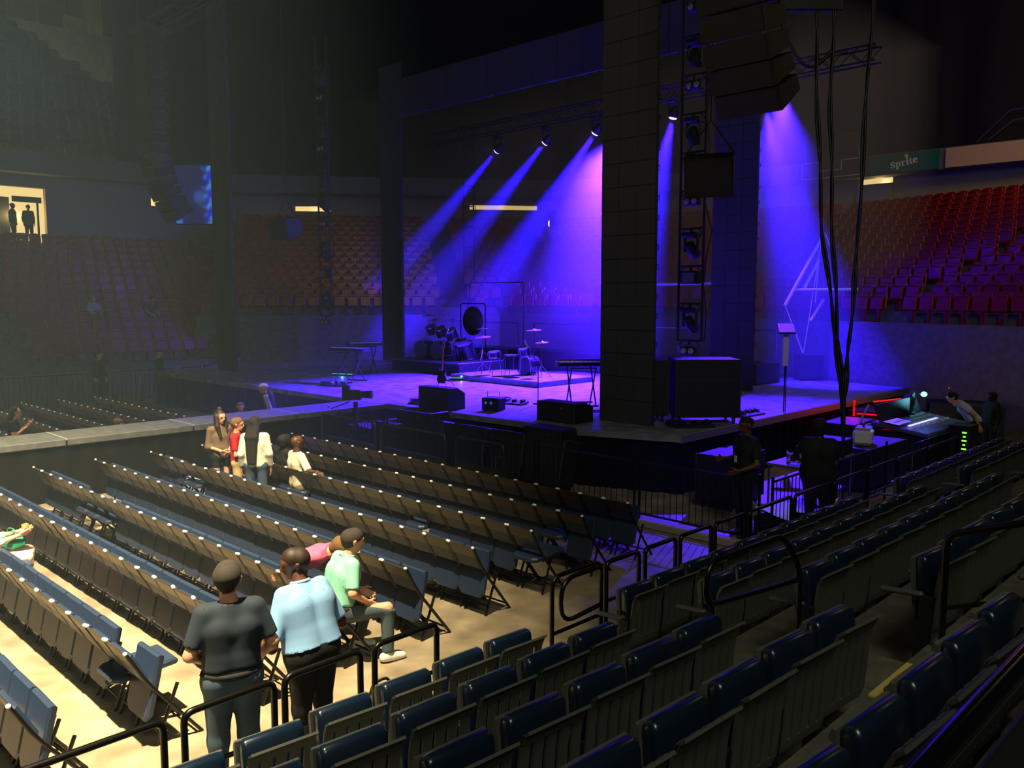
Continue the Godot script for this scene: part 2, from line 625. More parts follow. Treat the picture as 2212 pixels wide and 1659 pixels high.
func build_bowl() -> void:
	# lower tiers: the side opposite, then the far corner and the end behind the stage
	var T1 := [Vector2(-14, -42.3), Vector2(23, -42.3)]
	var T2 := [Vector2(23, -42.3), Vector2(36, -32.5), Vector2(40.2, -17.0), Vector2(36.8, -5.5), Vector2(35.0, 0.0)]
	var grey: Material = M.tread
	terrace("stand_terrace_opposite", "stepped lower stand across the arena", T1, 13, 0.85, 1.2, 0.36, grey)
	terrace("stand_terrace_end", "stepped lower stand behind the stage", T2, 15, 0.85, 2.85, 0.30, grey)
	var ms := bowl_seat_meshes(1.0)
	bowl_seats("red_stand_seat", "red", "the end stand right of the stage", T2, 15, 0.85, 2.85, 0.30, 2, 260, M.red_seat, ms)
	bowl_seats("red_end_seat", "red", "the end stand at the frame edge", T2, 15, 0.85, 2.85, 0.30, 3, 0, M.red_seat, ms)
	bowl_seats("red_corner_seat", "red", "the corner stand behind the stage", T2, 15, 0.85, 2.85, 0.30, 0, 0, M.red_seat, ms)
	bowl_seats("red_back_seat", "red", "the stand directly behind the stage", T2, 15, 0.85, 2.85, 0.30, 1, 0, M.red_seat, ms)
	bowl_seats("red_side_seat", "red", "the opposite lower stand", T1, 13, 0.85, 1.2, 0.36, 0, 40, M.red_seat, ms)
	# front wall of the opposite stand, with its fence of thin bars
	var s := ns()
	bx(s, Vector3(3.0, 0.5, -31.1), Vector3(34, 1.0, 0.2))
	struct("wall_bowl_front", "pale low wall at the foot of the opposite stand", "wall", s, M.cream_wall)
	# upper tier, teal seats
	var T3 := [Vector2(-14, -57.0), Vector2(22.0, -57.0)]
	terrace("stand_terrace_upper", "steep upper stand", T3, 16, 0.85, 10.2, 0.62, M.tread, 9.9)
	bowl_seats("teal_stand_seat", "teal", "the upper left stand", T3, 16, 0.85, 10.2, 0.62, 0, 300, M.teal_seat, ms, [22.5, 15.6])
	# concourse wall under the upper tier, with its lit openings
	var W := [Vector2(-14, -42.9), Vector2(23, -42.9), Vector2(37, -32.0), Vector2(40.6, -20.0), Vector2(40.6, 6.0)]
	s = ns()
	wall_run(s, W[0], W[1], 4.8, 9.0, [[25.6, 27.5, 6.0, 8.45], [32.3, 33.1, 8.05, 8.42]])
	wall_run(s, W[1], W[2], 4.8, 9.0, [[3.0, 4.9, 8.15, 8.42], [12.4, 16.2, 8.36, 8.62]])
	wall_run(s, W[2], W[3], 4.8, 9.0, [])
	wall_run(s, W[3], W[4], 4.8, 9.0, [[3.2, 4.7, 8.75, 9.0]])
	struct("wall_concourse", "grey concourse wall above the lower stand", "wall", s, M.cream_wall)
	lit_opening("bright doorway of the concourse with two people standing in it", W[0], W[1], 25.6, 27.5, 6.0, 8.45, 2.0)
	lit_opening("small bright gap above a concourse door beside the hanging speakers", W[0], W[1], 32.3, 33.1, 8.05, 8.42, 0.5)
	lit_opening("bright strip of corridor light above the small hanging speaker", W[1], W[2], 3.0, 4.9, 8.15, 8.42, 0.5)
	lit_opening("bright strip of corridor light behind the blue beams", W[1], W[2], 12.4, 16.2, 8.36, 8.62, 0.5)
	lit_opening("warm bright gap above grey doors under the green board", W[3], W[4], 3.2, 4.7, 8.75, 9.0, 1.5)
	# dark door frame inside the bright doorway
	var df := thing("door_frame", "dark door frame standing in the bright concourse doorway", "door frame", Vector3(12.6, 6.0, -43.2))
	s = ns()
	bx(s, Vector3(0.25, 1.95, 0), Vector3(1.2, 0.25, 0.1))
	obj(df, "transom", s, M.gear_black)
	s = ns()
	bx(s, Vector3(0.68, 1.0, 0), Vector3(0.07, 1.9, 0.1))
	obj(df, "post", s, M.gear_black)
	s = ns()
	bx(s, Vector3(-0.75, 1.0, 0.05), Vector3(0.65, 2.0, 0.06), Basis(Vector3.UP, 0.5))
	obj(df, "door", s, M.gear_black)
	# grey door under the warm gap
	s = ns()
	bx(s, Vector3(40.35, 7.3, -16.1), Vector3(0.12, 2.8, 1.6), Basis(), 0.02)
	struct("door_1", "pale grey double door below the warm gap", "door", s, mt("door_grey", Color(0.48, 0.48, 0.45), 0.6))
	# fascia of the upper tier
	s = ns()
	for i in 4:
		var a: Vector2 = W[i]
		var b: Vector2 = W[i + 1]
		var d := (b - a).normalized()
		var inw := Vector2(-d.y, d.x)
		bx(s, v2((a + b) * 0.5 + inw * 0.5, 9.45), Vector3(a.distance_to(b) + 0.8, 0.9, 1.0), Basis(Vector3.UP, atan2(-d.y, d.x)))
	struct("trim_2", "grey balcony fascia running round the arena", "fascia", s, M.grey_wall)
	# floor slab of the upper tier behind the fascia
	s = ns()
	bx(s, Vector3(4, 9.9, -50), Vector3(37, 0.2, 15))
	struct("floor_upper", "slab of the upper stand", "floor", s, M.grey_wall)
	# masking drapes above the fascia
	s = ns()
	var D := offset_path(W, 0.6)
	drape(s, Vector3(16.6, 9.75, -42.3), v2(D[1], 9.75), 26.0, 1.7, 0.16)
	drape(s, v2(D[1], 9.75), v2(D[2], 9.75), 26.0, 1.7, 0.16, 2.0)
	drape(s, v2(D[2], 9.75), v2(D[3], 9.75), 26.0, 1.7, 0.16, 4.0)
	struct("wall_drape_back", "black masking drape closing off the upper stand behind the stage", "drape", s, mt("drape_black", Color(0.10, 0.10, 0.11), 0.95, 0.0, 0.1))
	s = ns()
	drape(s, v2(D[3], 9.95), v2(D[4], 9.95), 26.0, 2.1, 0.2, 1.0)
	struct("wall_drape_side", "charcoal masking drape with soft folds above the green board", "drape", s, M.drape)
	build_boards()

func build_boards() -> void:
	# advertising boards on the end fascia
	var x := 39.52
	var g := thing("advertising_board", "green advertising board with white lettering and a small yellow fruit", "sign", Vector3(x, 9.02, -14.55))
	var s := ns()
	bx(s, Vector3(0, 0.42, 0), Vector3(0.06, 0.82, 3.05), Basis(), 0.01)
	obj(g, "panel", s, mt("board_green", Color(0.0, 0.36, 0.17), 0.5))
	var tm := TextMesh.new()
	tm.text = "Sprite"
	var fnt := SystemFont.new()
	fnt.font_names = PackedStringArray(["Droid Serif"])
	fnt.font_weight = 700
	fnt.font_italic = true
	tm.font = fnt
	tm.font_size = 40
	tm.pixel_size = 0.0095
	tm.depth = 0.02
	put(g, "lettering", tm, mt("board_white", Color(0.88, 0.90, 0.86), 0.5), Transform3D(Basis(Vector3.UP, -PI / 2) * Basis(Vector3.BACK, 0.16), Vector3(-0.05, 0.42, 0.05)), "white slanted lettering")
	s = ns()
	lathe(s, [Vector2(0.0, 0.0), Vector2(0.10, 0.0), Vector2(0.10, 0.02), Vector2(0.0, 0.02)], 14, Transform3D(Basis(Vector3.BACK, PI / 2), Vector3(-0.03, 0.68, 0.12)))
	obj(g, "fruit", s, mt("board_yellow", Color(0.80, 0.74, 0.25), 0.5), "yellow lemon")
	var b := thing("court_board", "dark board with thin white court lines beside the green board", "sign", Vector3(x, 9.02, -17.75))
	s = ns()
	bx(s, Vector3(0, 0.45, 0), Vector3(0.06, 0.88, 3.2), Basis(), 0.01)
	obj(b, "panel", s, mt("board_dark", Color(0.07, 0.06, 0.07), 0.5))
	for r in [[0.10, 0.84, -1.45, 1.5], [0.42, 0.84, -0.6, 0.45]]:
		s = ns()
		for z in [r[2], r[3]]:
			bx(s, Vector3(-0.045, (r[0] + r[1]) * 0.5, z), Vector3(0.02, r[1] - r[0], 0.035))
		for y in [r[0], r[1]]:
			bx(s, Vector3(-0.045, y, (r[2] + r[3]) * 0.5), Vector3(0.02, 0.035, r[3] - r[2]))
		obj(b, "court_line", s, mt("court_white", Color(0.75, 0.75, 0.72), 0.5))
	var t := thing("tan_board", "long plain tan board at the right end of the fascia", "sign", Vector3(x, 9.02, -10.0))
	s = ns()
	bx(s, Vector3(0, 0.42, 0), Vector3(0.06, 0.82, 5.6), Basis(), 0.01)
	obj(t, "panel", s, mt("board_tan", Color(0.72, 0.60, 0.42), 0.6))
	var hr := thing("balcony_rail", "thin pale handrails on the balcony above the court board", "handrail", Vector3(39.6, 10.0, -17.0))
	for q in [[Vector3(0, 1.02, -0.41), Vector3(0, 1.01, 0.30), Vector3(0, 0.0, 0.5)], [Vector3(0, 0.60, -0.77), Vector3(0, 0.64, 0.27), Vector3(0, 0.0, 0.45)]]:
		s = ns()
		tube(s, q, 0.025, 6)
		obj(hr, "rail", s, M.steel)
	var hs := thing("balcony_rail", "thin pale handrails climbing at the right edge above the tan board", "handrail", Vector3(39.6, 10.0, -10.5))
	for q in [[Vector3(0, 0.0, -1.1), Vector3(0, 1.1, 0.05), Vector3(0, 1.13, 0.9)], [Vector3(0, 0.0, -0.7), Vector3(0, 0.69, 0.2), Vector3(0, 0.72, 0.9)]]:
		s = ns()
		tube(s, q, 0.025, 6)
		obj(hs, "rail", s, M.steel)
	# dark lettering on the concourse wall behind the beams
	var lm := TextMesh.new()
	lm.text = "CLI"
	var f2 := SystemFont.new()
	f2.font_names = PackedStringArray(["Droid Sans"])
	f2.font_weight = 700
	lm.font = f2
	lm.font_size = 60
	lm.pixel_size = 0.015
	lm.depth = 0.03
	var lt := put(self, "wall_lettering", lm, mt("letter_dark", Color(0.06, 0.06, 0.12), 0.7), Transform3D(Basis(Vector3.UP, -atan2(10.9, 14.0)), Vector3(35.3, 9.1, -32.4) + Vector3(-0.7, -0.1, 0.8)))
	tag(lt, "large dark letters on the grey fascia behind the blue beams", "lettering")

# ---------------------------------------------------------------- our side stand
const ROW0_Z := -4.5
const ROW_D := 0.85
const ROW_R := 0.285
const TREAD0 := 0.10

func arena_seat() -> Node3D:
	# faces -z; origin on the tread under the hinge; the seat is sprung up in front of the low ribbed back
	var t := Node3D.new()
	t.set_meta("category", "seat")
	t.set_meta("group", "blue upholstered seats of the side stand")
	# upholstered seat standing upright, rounded at its top
	var prof := PackedVector2Array()
	for q in [[0.42, -0.030], [0.60, -0.034], [0.79, -0.034]]:
		prof.append(Vector2(q[1], q[0]))
	for i in 7:
		var a := PI - PI * i / 6.0
		prof.append(Vector2(0.010 + 0.044 * cos(a), 0.820 + 0.044 * sin(a)))
	for q in [[0.76, 0.058], [0.60, 0.062], [0.42, 0.040]]:
		prof.append(Vector2(q[1], q[0]))
	var tilt := Transform3D(Basis(Vector3.RIGHT, -0.09), Vector3(0, 0.005, 0.03))
	var s := ns()
	prism(s, prof, -0.20, 0.20, tilt * Transform3D(Basis(Vector3.UP, -PI / 2), Vector3.ZERO), 0.03, true)
	obj(t, "seat_cushion", s, M.seat_vinyl, "glossy blue vinyl seat cushion")
	s = ns()
	prism(s, PackedVector2Array([Vector2(-0.055, 0.40), Vector2(-0.062, 0.82), Vector2(-0.045, 0.85), Vector2(-0.030, 0.845), Vector2(-0.034, 0.40)]), -0.215, 0.215, tilt * Transform3D(Basis(Vector3.UP, -PI / 2), Vector3.ZERO), 0.004)
	obj(t, "seat_shell", s, M.seat_shell)
	# backrest: five upright ribs with open slots between a top lip and a bottom band, the lip flared to the rear
	var line := [Vector2(0.33, 0.045), Vector2(0.40, 0.070), Vector2(0.52, 0.082), Vector2(0.66, 0.092), Vector2(0.77, 0.108), Vector2(0.830, 0.134), Vector2(0.855, 0.165)]
	s = ns()
	var strip := func(x0: float, x1: float, from: int, to: int, lift: float) -> void:
		var thick := 0.016
		for i in range(from, to):
			var p: Vector2 = line[i]
			var q: Vector2 = line[i + 1]
			var nn := Vector3(0, -(q.y - p.y), q.x - p.x).normalized()
			var a := Vector3(x0, p.x, p.y) + nn * lift
			var b := Vector3(x1, p.x, p.y) + nn * lift
			var c := Vector3(x1, q.x, q.y) + nn * lift
			var d := Vector3(x0, q.x, q.y) + nn * lift
			s.set_smooth_group(0)
			quad(s, a, b, c, d, nn)
			s.set_smooth_group(-1)
			quad(s, a - nn * thick, b - nn * thick, c - nn * thick, d - nn * thick, -nn)
			quad(s, a, d, d - nn * thick, a - nn * thick, Vector3.LEFT)
			quad(s, b, c, c - nn * thick, b - nn * thick, Vector3.RIGHT)
			if i == from:
				quad(s, a, b, b - nn * thick, a - nn * thick, Vector3.DOWN)
			if i == to - 1:
				quad(s, d, c, c - nn * thick, d - nn * thick, Vector3.UP)
	for i in 5:
		strip.call(-0.215 + i * 0.091, -0.215 + i * 0.091 + 0.066, 1, 5, 0.0)
	strip.call(-0.215, 0.215, 0, 1, 0.0)
	strip.call(-0.215, 0.215, 4, 6, 0.003)
	obj(t, "backrest", s, M.seat_shell, "grey slotted plastic backrest")
	# armrest and standard
	s = ns()
	bx(s, Vector3(-0.26, 0.60, -0.13), Vector3(0.05, 0.035, 0.30), Basis(Vector3.RIGHT, -0.10), 0.012)
	obj(t, "armrest", s, M.seat_shell)
	s = ns()
	bx(s, Vector3(-0.26, 0.34, 0.03), Vector3(0.035, 0.54, 0.09), Basis(Vector3.RIGHT, 0.08))
	bx(s, Vector3(-0.02, 0.36, 0.02), Vector3(0.47, 0.05, 0.05))
	bx(s, Vector3(-0.26, 0.05, 0.02), Vector3(0.06, 0.10, 0.16))
	obj(t, "standard", s, M.seat_iron)
	return t

func build_side_stand() -> void:
	# treads
	var s := ns()
	for k in 10:
		var y := TREAD0 + ROW_R * k
		bx(s, Vector3(11.0, y - 0.3, ROW0_Z + ROW_D * k - 0.375), Vector3(30.0, 0.6, ROW_D))
	struct("stand_terrace_near", "worn grey steps of the near side stand", "terrace", s, M.tread)
	# half steps in the aisles, each with a pale nosing
	for a in 3:
		var ax: float = [5.45, 11.95, 18.6][a]
		for k in 6:
			var y := TREAD0 + ROW_R * k
			var st := thing("aisle_step", "worn grey half step in the %s aisle, %s step up" % [["nearest", "middle", "far"][a], nth(k + 1)], "step", Vector3(ax, y, ROW0_Z + ROW_D * k - 0.08), 0.0, "half steps in the aisles")
			s = ns()
			bx(s, Vector3(0, ROW_R * 0.25, 0), Vector3(0.98, ROW_R * 0.5, 0.30), Basis(), 0.01)
			obj(st, "tread", s, M.tread)
			s = ns()
			bx(s, Vector3(-0.18, ROW_R + 0.006, 0.165), Vector3(0.62, 0.012, 0.045))
			obj(st, "nosing", s, M.yellow_nosing)
	# seats: blocks between the aisles
	var proto := arena_seat()
	var blocks := [[0.46, 9], [6.29, 10], [12.95, 10]]
	var bname := ["block left of the nearest aisle", "block right of the nearest aisle", "farthest block along the rail"]
	for k in 6:
		var n_done := 0
		for b in 3:
			for j in blocks[b][1]:
				var x: float = blocks[b][0] + 0.52 * j
				var z := ROW0_Z + ROW_D * k
				# keep what the picture can show
				var dep := x * 0.7157 - z * 0.698
				var lat := x * 0.698 + z * 0.7157
				if dep < 0.8 or lat / dep > 0.72 or lat / dep < -0.72:
					continue
				if (3.6 - (TREAD0 + ROW_R * k + 0.95)) / dep > 0.66:
					continue
				var o: Node3D = proto.duplicate()
				o.name = numbered("arena_seat")
				add_child(o)
				o.position = Vector3(x, TREAD0 + ROW_R * k, z)
				o.set_meta("label", "blue padded arena seat, %s row up, %s in the %s" % [nth(k + 1), nth(j + 1), bname[b]])
				o.rotation.y = deg_to_rad(-3.5) + rng.randf_range(-0.03, 0.03)
	proto.free()
	# low end panels of the aisle: looped handrails
	for h in [["looped black handrail at the foot of the nearest aisle", 5.70, 6.42, -5.05, 0.0], ["looped black handrail standing in the nearest aisle among the seats", 4.62, 5.95, -2.80, 0.9]]:
		var t := thing("loop_handrail", h[0], "handrail", Vector3(h[1], h[4], h[3]))
		var w: float = h[2] - h[1]
		if h[4] == 0.0:
			s = ns()
			tube(s, rounded([Vector3(0, 0.1, 0), Vector3(0, 1.04, 0), Vector3(w, 1.04, 0), Vector3(w, 0.1, 0)], 0.12), 0.022)
			obj(t, "frame", s, M.rail)
			s = ns()
			tube(s, rounded([Vector3(w - 0.05, 1.0, 0.03), Vector3(0.09, 1.0, 0.03), Vector3(0.09, 0.58, 0.03), Vector3(w - 0.04, 0.62, 0.03)], 0.2, 6), 0.022)
			obj(t, "loop", s, M.rail)
			s = ns()
			tube(s, [Vector3(0, 0.50, 0), Vector3(w, 0.50, 0)], 0.018)
			obj(t, "crossbar", s, M.rail)
		else:
			s = ns()
			tube(s, rounded([Vector3(w, 0.0, 0), Vector3(w, 0.68, 0), Vector3(w - 0.3, 1.0, 0), Vector3(0.02, 1.02, 0), Vector3(0.0, 0.74, 0), Vector3(w, 0.60, 0)], 0.14, 5), 0.021)
			obj(t, "loop", s, M.rail)
	# aisle post and rail further right
	var pt := thing("aisle_post", "straight black handrail post at the right edge of the nearest aisle", "handrail", Vector3(5.95, 0.955, -1.80))
	s = ns()
	tube(s, rounded([Vector3(0, 0, 0), Vector3(0, 1.08, 0), Vector3(0, 1.36, 0.75)], 0.08), 0.024)
	obj(pt, "post", s, M.rail)
	s = ns()
	tube(s, [Vector3(0, 0.58, 0), Vector3(0, 0.86, 0.75)], 0.016)
	obj(pt, "crossbar", s, M.rail)
	# padded ledge rail close to the camera at the lower right
	var lr := thing("ledge_rail", "dark ledge rail at the lower right with blue gleam on its edge", "rail", Vector3(2.6, 1.7, -0.5))
	s = ns()
	tube(s, [Vector3(-1.4, 1.03, 0), Vector3(2.2, 1.03, 0)], 0.03, 12)
	obj(lr, "handrail", s, mt("rail_gloss", Color(0.06, 0.07, 0.09), 0.16, 0.4))
	s = ns()
	bx(s, Vector3(0.4, 0.55, 0.05), Vector3(3.6, 0.86, 0.03), Basis(), 0.01)
	obj(lr, "panel", s, M.gear_black)
	# scraps of paper on the treads
	for p in [[4.95, 3, -2.2, 0.4], [4.72, 3, -2.35, 1.1], [5.6, 4, -1.3, 0.2]]:
		s = ns()
		bx(s, Vector3(0, 0.004, 0), Vector3(0.14, 0.006, 0.06))
		var o := obj(self, "paper_scrap", s, M.paper)
		o.position = Vector3(p[0], TREAD0 + ROW_R * p[1] - ROW_R, p[2])
		o.rotation.y = p[3]
		tag(o, ["cream paper scrap lying on a step beside the looped handrail", "smaller cream paper scrap next to the first on the step", "cream paper scrap on the upper aisle step"][[4.95, 4.72, 5.6].find(p[0])], "paper", "paper scraps on the steps")

# ---------------------------------------------------------------- barriers
func build_barriers() -> void:
	var s: SurfaceTool
	# front rail of the side stand: separate framed sections
	var secs := [[0.2, 2.10], [2.23, 2.86], [2.94, 3.57], [3.70, 4.31], [6.50, 7.04], [7.15, 7.71], [7.80, 8.43], [8.52, 9.2], [9.3, 10.4], [10.5, 11.6], [11.7, 12.8], [12.9, 14.0], [14.1, 15.4], [15.5, 17.0]]
	var i := 0
	for q in secs:
		i += 1
		var t := thing("rail_section", "black tubular rail section at the stand front, %s from the left" % nth(i), "railing", Vector3(q[0], 0, -5.05), 0.0, "rail sections along the front of the side stand")
		var w: float = q[1] - q[0]
		s = ns()
		tube(s, rounded([Vector3(0, 0.0, 0), Vector3(0, 1.0, 0), Vector3(w, 1.0, 0), Vector3(w, 0.0, 0)], 0.07), 0.024)
		obj(t, "frame", s, M.rail)
		for y in [0.61, 0.30]:
			s = ns()
			tube(s, [Vector3(0, y, 0), Vector3(w, y, 0)], 0.018)
			obj(t, "crossbar", s, M.rail)
	# kerb and barred fence in front of the stage
	s = ns()
	bx(s, Vector3(10.86, 0.06, -11.2), Vector3(0.16, 0.12, 11.4), Basis(), 0.02)
	var kerb := obj(self, "fence_kerb", s, mt("kerb", Color(0.60, 0.54, 0.50), 0.8))
	tag(kerb, "pale low kerb under the barred fence before the stage", "kerb")
	var bar := ns()
	tube(bar, [Vector3(0, 0.22, 0), Vector3(0, 1.0, 0)], 0.007, 5)
	var barm := mesh_of(bar)
	for f in 5:
		var z0 := -5.75 - f * 2.15
		var t := thing("barred_fence", "black barred fence panel before the stage, %s from the side stand" % nth(f + 1), "fence", Vector3(10.86, 0.0, z0), 0.0, "barred fence panels before the stage")
		s = ns()
		tube(s, [Vector3(0, 0.12, 0), Vector3(0, 1.12, 0)], 0.022)
		obj(t, "post", s, M.rail)
		s = ns()
		tube(s, [Vector3(0, 0.12, -2.05), Vector3(0, 1.12, -2.05)], 0.022)
		obj(t, "post", s, M.rail)
		for y in [0.20, 1.02]:
			s = ns()
			tube(s, [Vector3(0, y, 0), Vector3(0, y, -2.05)], 0.018)
			obj(t, "crossbar", s, M.rail)
		for k in 17:
			put(t, "bar", barm, M.rail, Transform3D(Basis(), Vector3(0, 0, -0.12 - k * 0.113)))
	# second fence turning off towards the wings
	for f in 2:
		var t := thing("barred_fence", "black barred fence panel beside the guards, %s from the corner" % nth(f + 1), "fence", Vector3(10.95 + f * 2.1, 0.0, -5.6), 0.0, "barred fence panels beside the guards")
		s = ns()
		tube(s, [Vector3(0, 0.0, 0), Vector3(0, 1.1, 0)], 0.022)
		obj(t, "post", s, M.rail)
		s = ns()
		tube(s, [Vector3(2.0, 0.0, 0), Vector3(2.0, 1.1, 0)], 0.022)
		obj(t, "post", s, M.rail)
		for y in [0.20, 1.02]:
			s = ns()
			tube(s, [Vector3(0, y, 0), Vector3(2.0, y, 0)], 0.018)
			obj(t, "crossbar", s, M.rail)
		for k in 16:
			put(t, "bar", barm, M.rail, Transform3D(Basis(), Vector3(0.12 + k * 0.117, 0, 0)))
	# bright crowd rail in the pit
	i = 0
	for q in [[-15.6, -13.7], [-13.5, -11.6], [-11.3, -10.1]]:
		i += 1
		var t := thing("pit_barrier", "metal pit barrier with shiny top rail behind the chairs, %s from the runway" % nth(i), "barrier", Vector3(10.15, 0, q[0]), 0.0, "pit barriers behind the chairs")
		var w: float = q[1] - q[0]
		s = ns()
		tube(s, rounded([Vector3(0, 0, 0), Vector3(0, 1.1, 0), Vector3(0, 1.1, w), Vector3(0, 0, w)], 0.1), 0.022)
		obj(t, "frame", s, mt("barrier_metal", Color(0.28, 0.28, 0.29), 0.35, 0.8))
		s = ns()
		bx(s, Vector3(0.02, 0.35, w * 0.5), Vector3(0.02, 0.60, w - 0.1))
		obj(t, "panel", s, M.gear_black)
	# fence along the foot of the opposite stand
	bar = ns()
	tube(bar, [Vector3(0, 0.0, 0), Vector3(0, 1.0, 0)], 0.014, 4)
	barm = mesh_of(bar)
	var ff := thing("far_fence", "thin barred fence across the arena before the pale wall", "fence", Vector3(5.0, 0, -30.4))
	s = ns()
	tube(s, [Vector3(0, 1.0, 0), Vector3(10, 1.0, 0)], 0.02)
	obj(ff, "top_rail", s, M.rail)
	for k in 62:
		put(ff, "bar", barm, M.rail, Transform3D(Basis(), Vector3(0.16 * k, 0, 0)))

# ---------------------------------------------------------------- folding chairs on the floor
func folding_chair(down: bool) -> Node3D:
	# faces +x; origin on the floor below the top of the back
	var t := Node3D.new()
	t.set_meta("category", "chair")
	var s: SurfaceTool
	for z in [-0.195, 0.195]:
		s = ns()
		tube(s, [Vector3(-0.01, 0.84, z), Vector3(0.11, 0.62, z), Vector3(0.19, 0.50, z), Vector3(0.58, 0.0, z)], 0.016, 6)
		obj(t, "front_leg", s, M.chair_steel)
		s = ns()
		tube(s, [Vector3(0.40, 0.47, z * 0.86), Vector3(0.21, 0.0, z * 0.86)], 0.015, 6)
		obj(t, "rear_leg", s, M.chair_steel)
		s = ns()
		ball(s, Vector3(-0.012, 0.842, z), Vector3(0.019, 0.017, 0.022), 8, 5)
		obj(t, "cap", s, M.chair_cap_glint, "round cap on the back tube with its highlight painted pale")
	s = ns()
	tube(s, [Vector3(0.53, 0.07, -0.19), Vector3(0.53, 0.07, 0.19)], 0.011, 5)
	obj(t, "crossbar", s, M.chair_steel)
	s = ns()
	tube(s, [Vector3(0.25, 0.10, -0.165), Vector3(0.25, 0.10, 0.165)], 0.011, 5)
	obj(t, "crossbar", s, M.chair_steel)
	# back plate and its pad
	var b := Basis(Vector3.BACK, 0.49)
	s = ns()
	bx(s, Vector3(0.020, 0.775, 0), Vector3(0.018, 0.15, 0.37), b, 0.006)
	obj(t, "back_plate", s, M.chair_plate, "brown metal back plate")
	s = ns()
	bx(s, Vector3(0.088, 0.69, 0), Vector3(0.05, 0.30, 0.37), b, 0.02)
	obj(t, "back_pad", s, M.chair_vinyl)
	# seat, sprung up or folded down
	var sb := Basis(Vector3.BACK, -0.23) if not down else Basis(Vector3.BACK, -1.50)
	var sc := Vector3(0.205, 0.485, 0) if not down else Vector3(0.31, 0.47, 0)
	var rim := PackedVector2Array()
	for q in [[-0.20, -0.27], [0.20, -0.27], [0.205, 0.22], [0.15, 0.275], [-0.15, 0.275], [-0.205, 0.22]]:
		rim.append(Vector2(q[0], -q[1]))
	s = ns()
	prism(s, rim, -0.03, 0.03, Transform3D(sb * Basis(Vector3.UP, PI / 2), sc), 0.018)
	obj(t, "seat", s, M.chair_vinyl)
	return t

func build_floor_chairs() -> void:
	var up := folding_chair(false)
	var down := folding_chair(true)
	var rows := [1.60, 2.49, 3.43, 4.38, 5.33, 6.29, 7.25, 8.20, 9.15]
	var ends := [-6.50, -6.80, -6.80, -6.92, -6.90, -6.93, -6.94, -6.95, -6.95]
	var open := {"1_1": 1, "6_0": 1, "7_1": 1, "6_5": 1, "5_16": 1, "5_17": 1, "3_14": 1, "3_15": 1, "3_0": 1, "1_10": 1, "6_12": 1, "6_13": 1, "3_13": 1}
	for r in rows.size():
		for j in 20:
			var z: float = ends[r] - 0.42 * j
			var x: float = rows[r]
			var dep := x * 0.7157 - z * 0.698
			var lat := x * 0.698 + z * 0.7157
			if lat / dep < -0.68:
				continue
			var is_open := open.has("%d_%d" % [r, j])
			var o: Node3D = (down if is_open else up).duplicate()
			o.name = numbered("folding_chair")
			add_child(o)
			o.position = Vector3(x, 0, z)
			o.rotation.y = rng.randf_range(-0.025, 0.025)
			o.set_meta("label", "blue folding chair, seat %s, %s from the aisle in the %s floor row" % ["down" if is_open else "up", nth(j + 1), nth(r + 1)])
			o.set_meta("group", "folding chairs on the near side of the runway")
	# beyond the runway
	var rows2 := [5.08, 6.02, 6.92, 7.82, 8.75]
	for r in rows2.size():
		for j in 14:
			var z: float = -18.9 - 0.42 * j
			var x: float = rows2[r]
			var dep := x * 0.7157 - z * 0.698
			var lat := x * 0.698 + z * 0.7157
			if lat / dep < -0.64:
				continue
			var o: Node3D = up.duplicate()
			o.name = numbered("folding_chair")
			add_child(o)
			o.position = Vector3(x, 0, z)
			o.set_meta("label", "dark folding chair beyond the runway, %s from the runway in the %s row" % [nth(j + 1), nth(r + 1)])
			o.set_meta("group", "folding chairs beyond the runway")
	up.free()
	down.free()
	# papers left on an opened seat
	for p in [[6.62, -13.72, 0.3, "white paper sheet lying on an opened chair behind the three standing people"], [6.55, -13.95, 0.9, "second white paper sheet on the same opened chair, folded over"]]:
		var s := ns()
		bx(s, Vector3(0, 0.004, 0), Vector3(0.21, 0.006, 0.28))
		var o := obj(self, "paper_sheet", s, M.paper)
		o.position = Vector3(p[0], 0.515, p[1])
		o.rotation.y = p[2]
		tag(o, p[3], "paper", "papers on the opened chair")

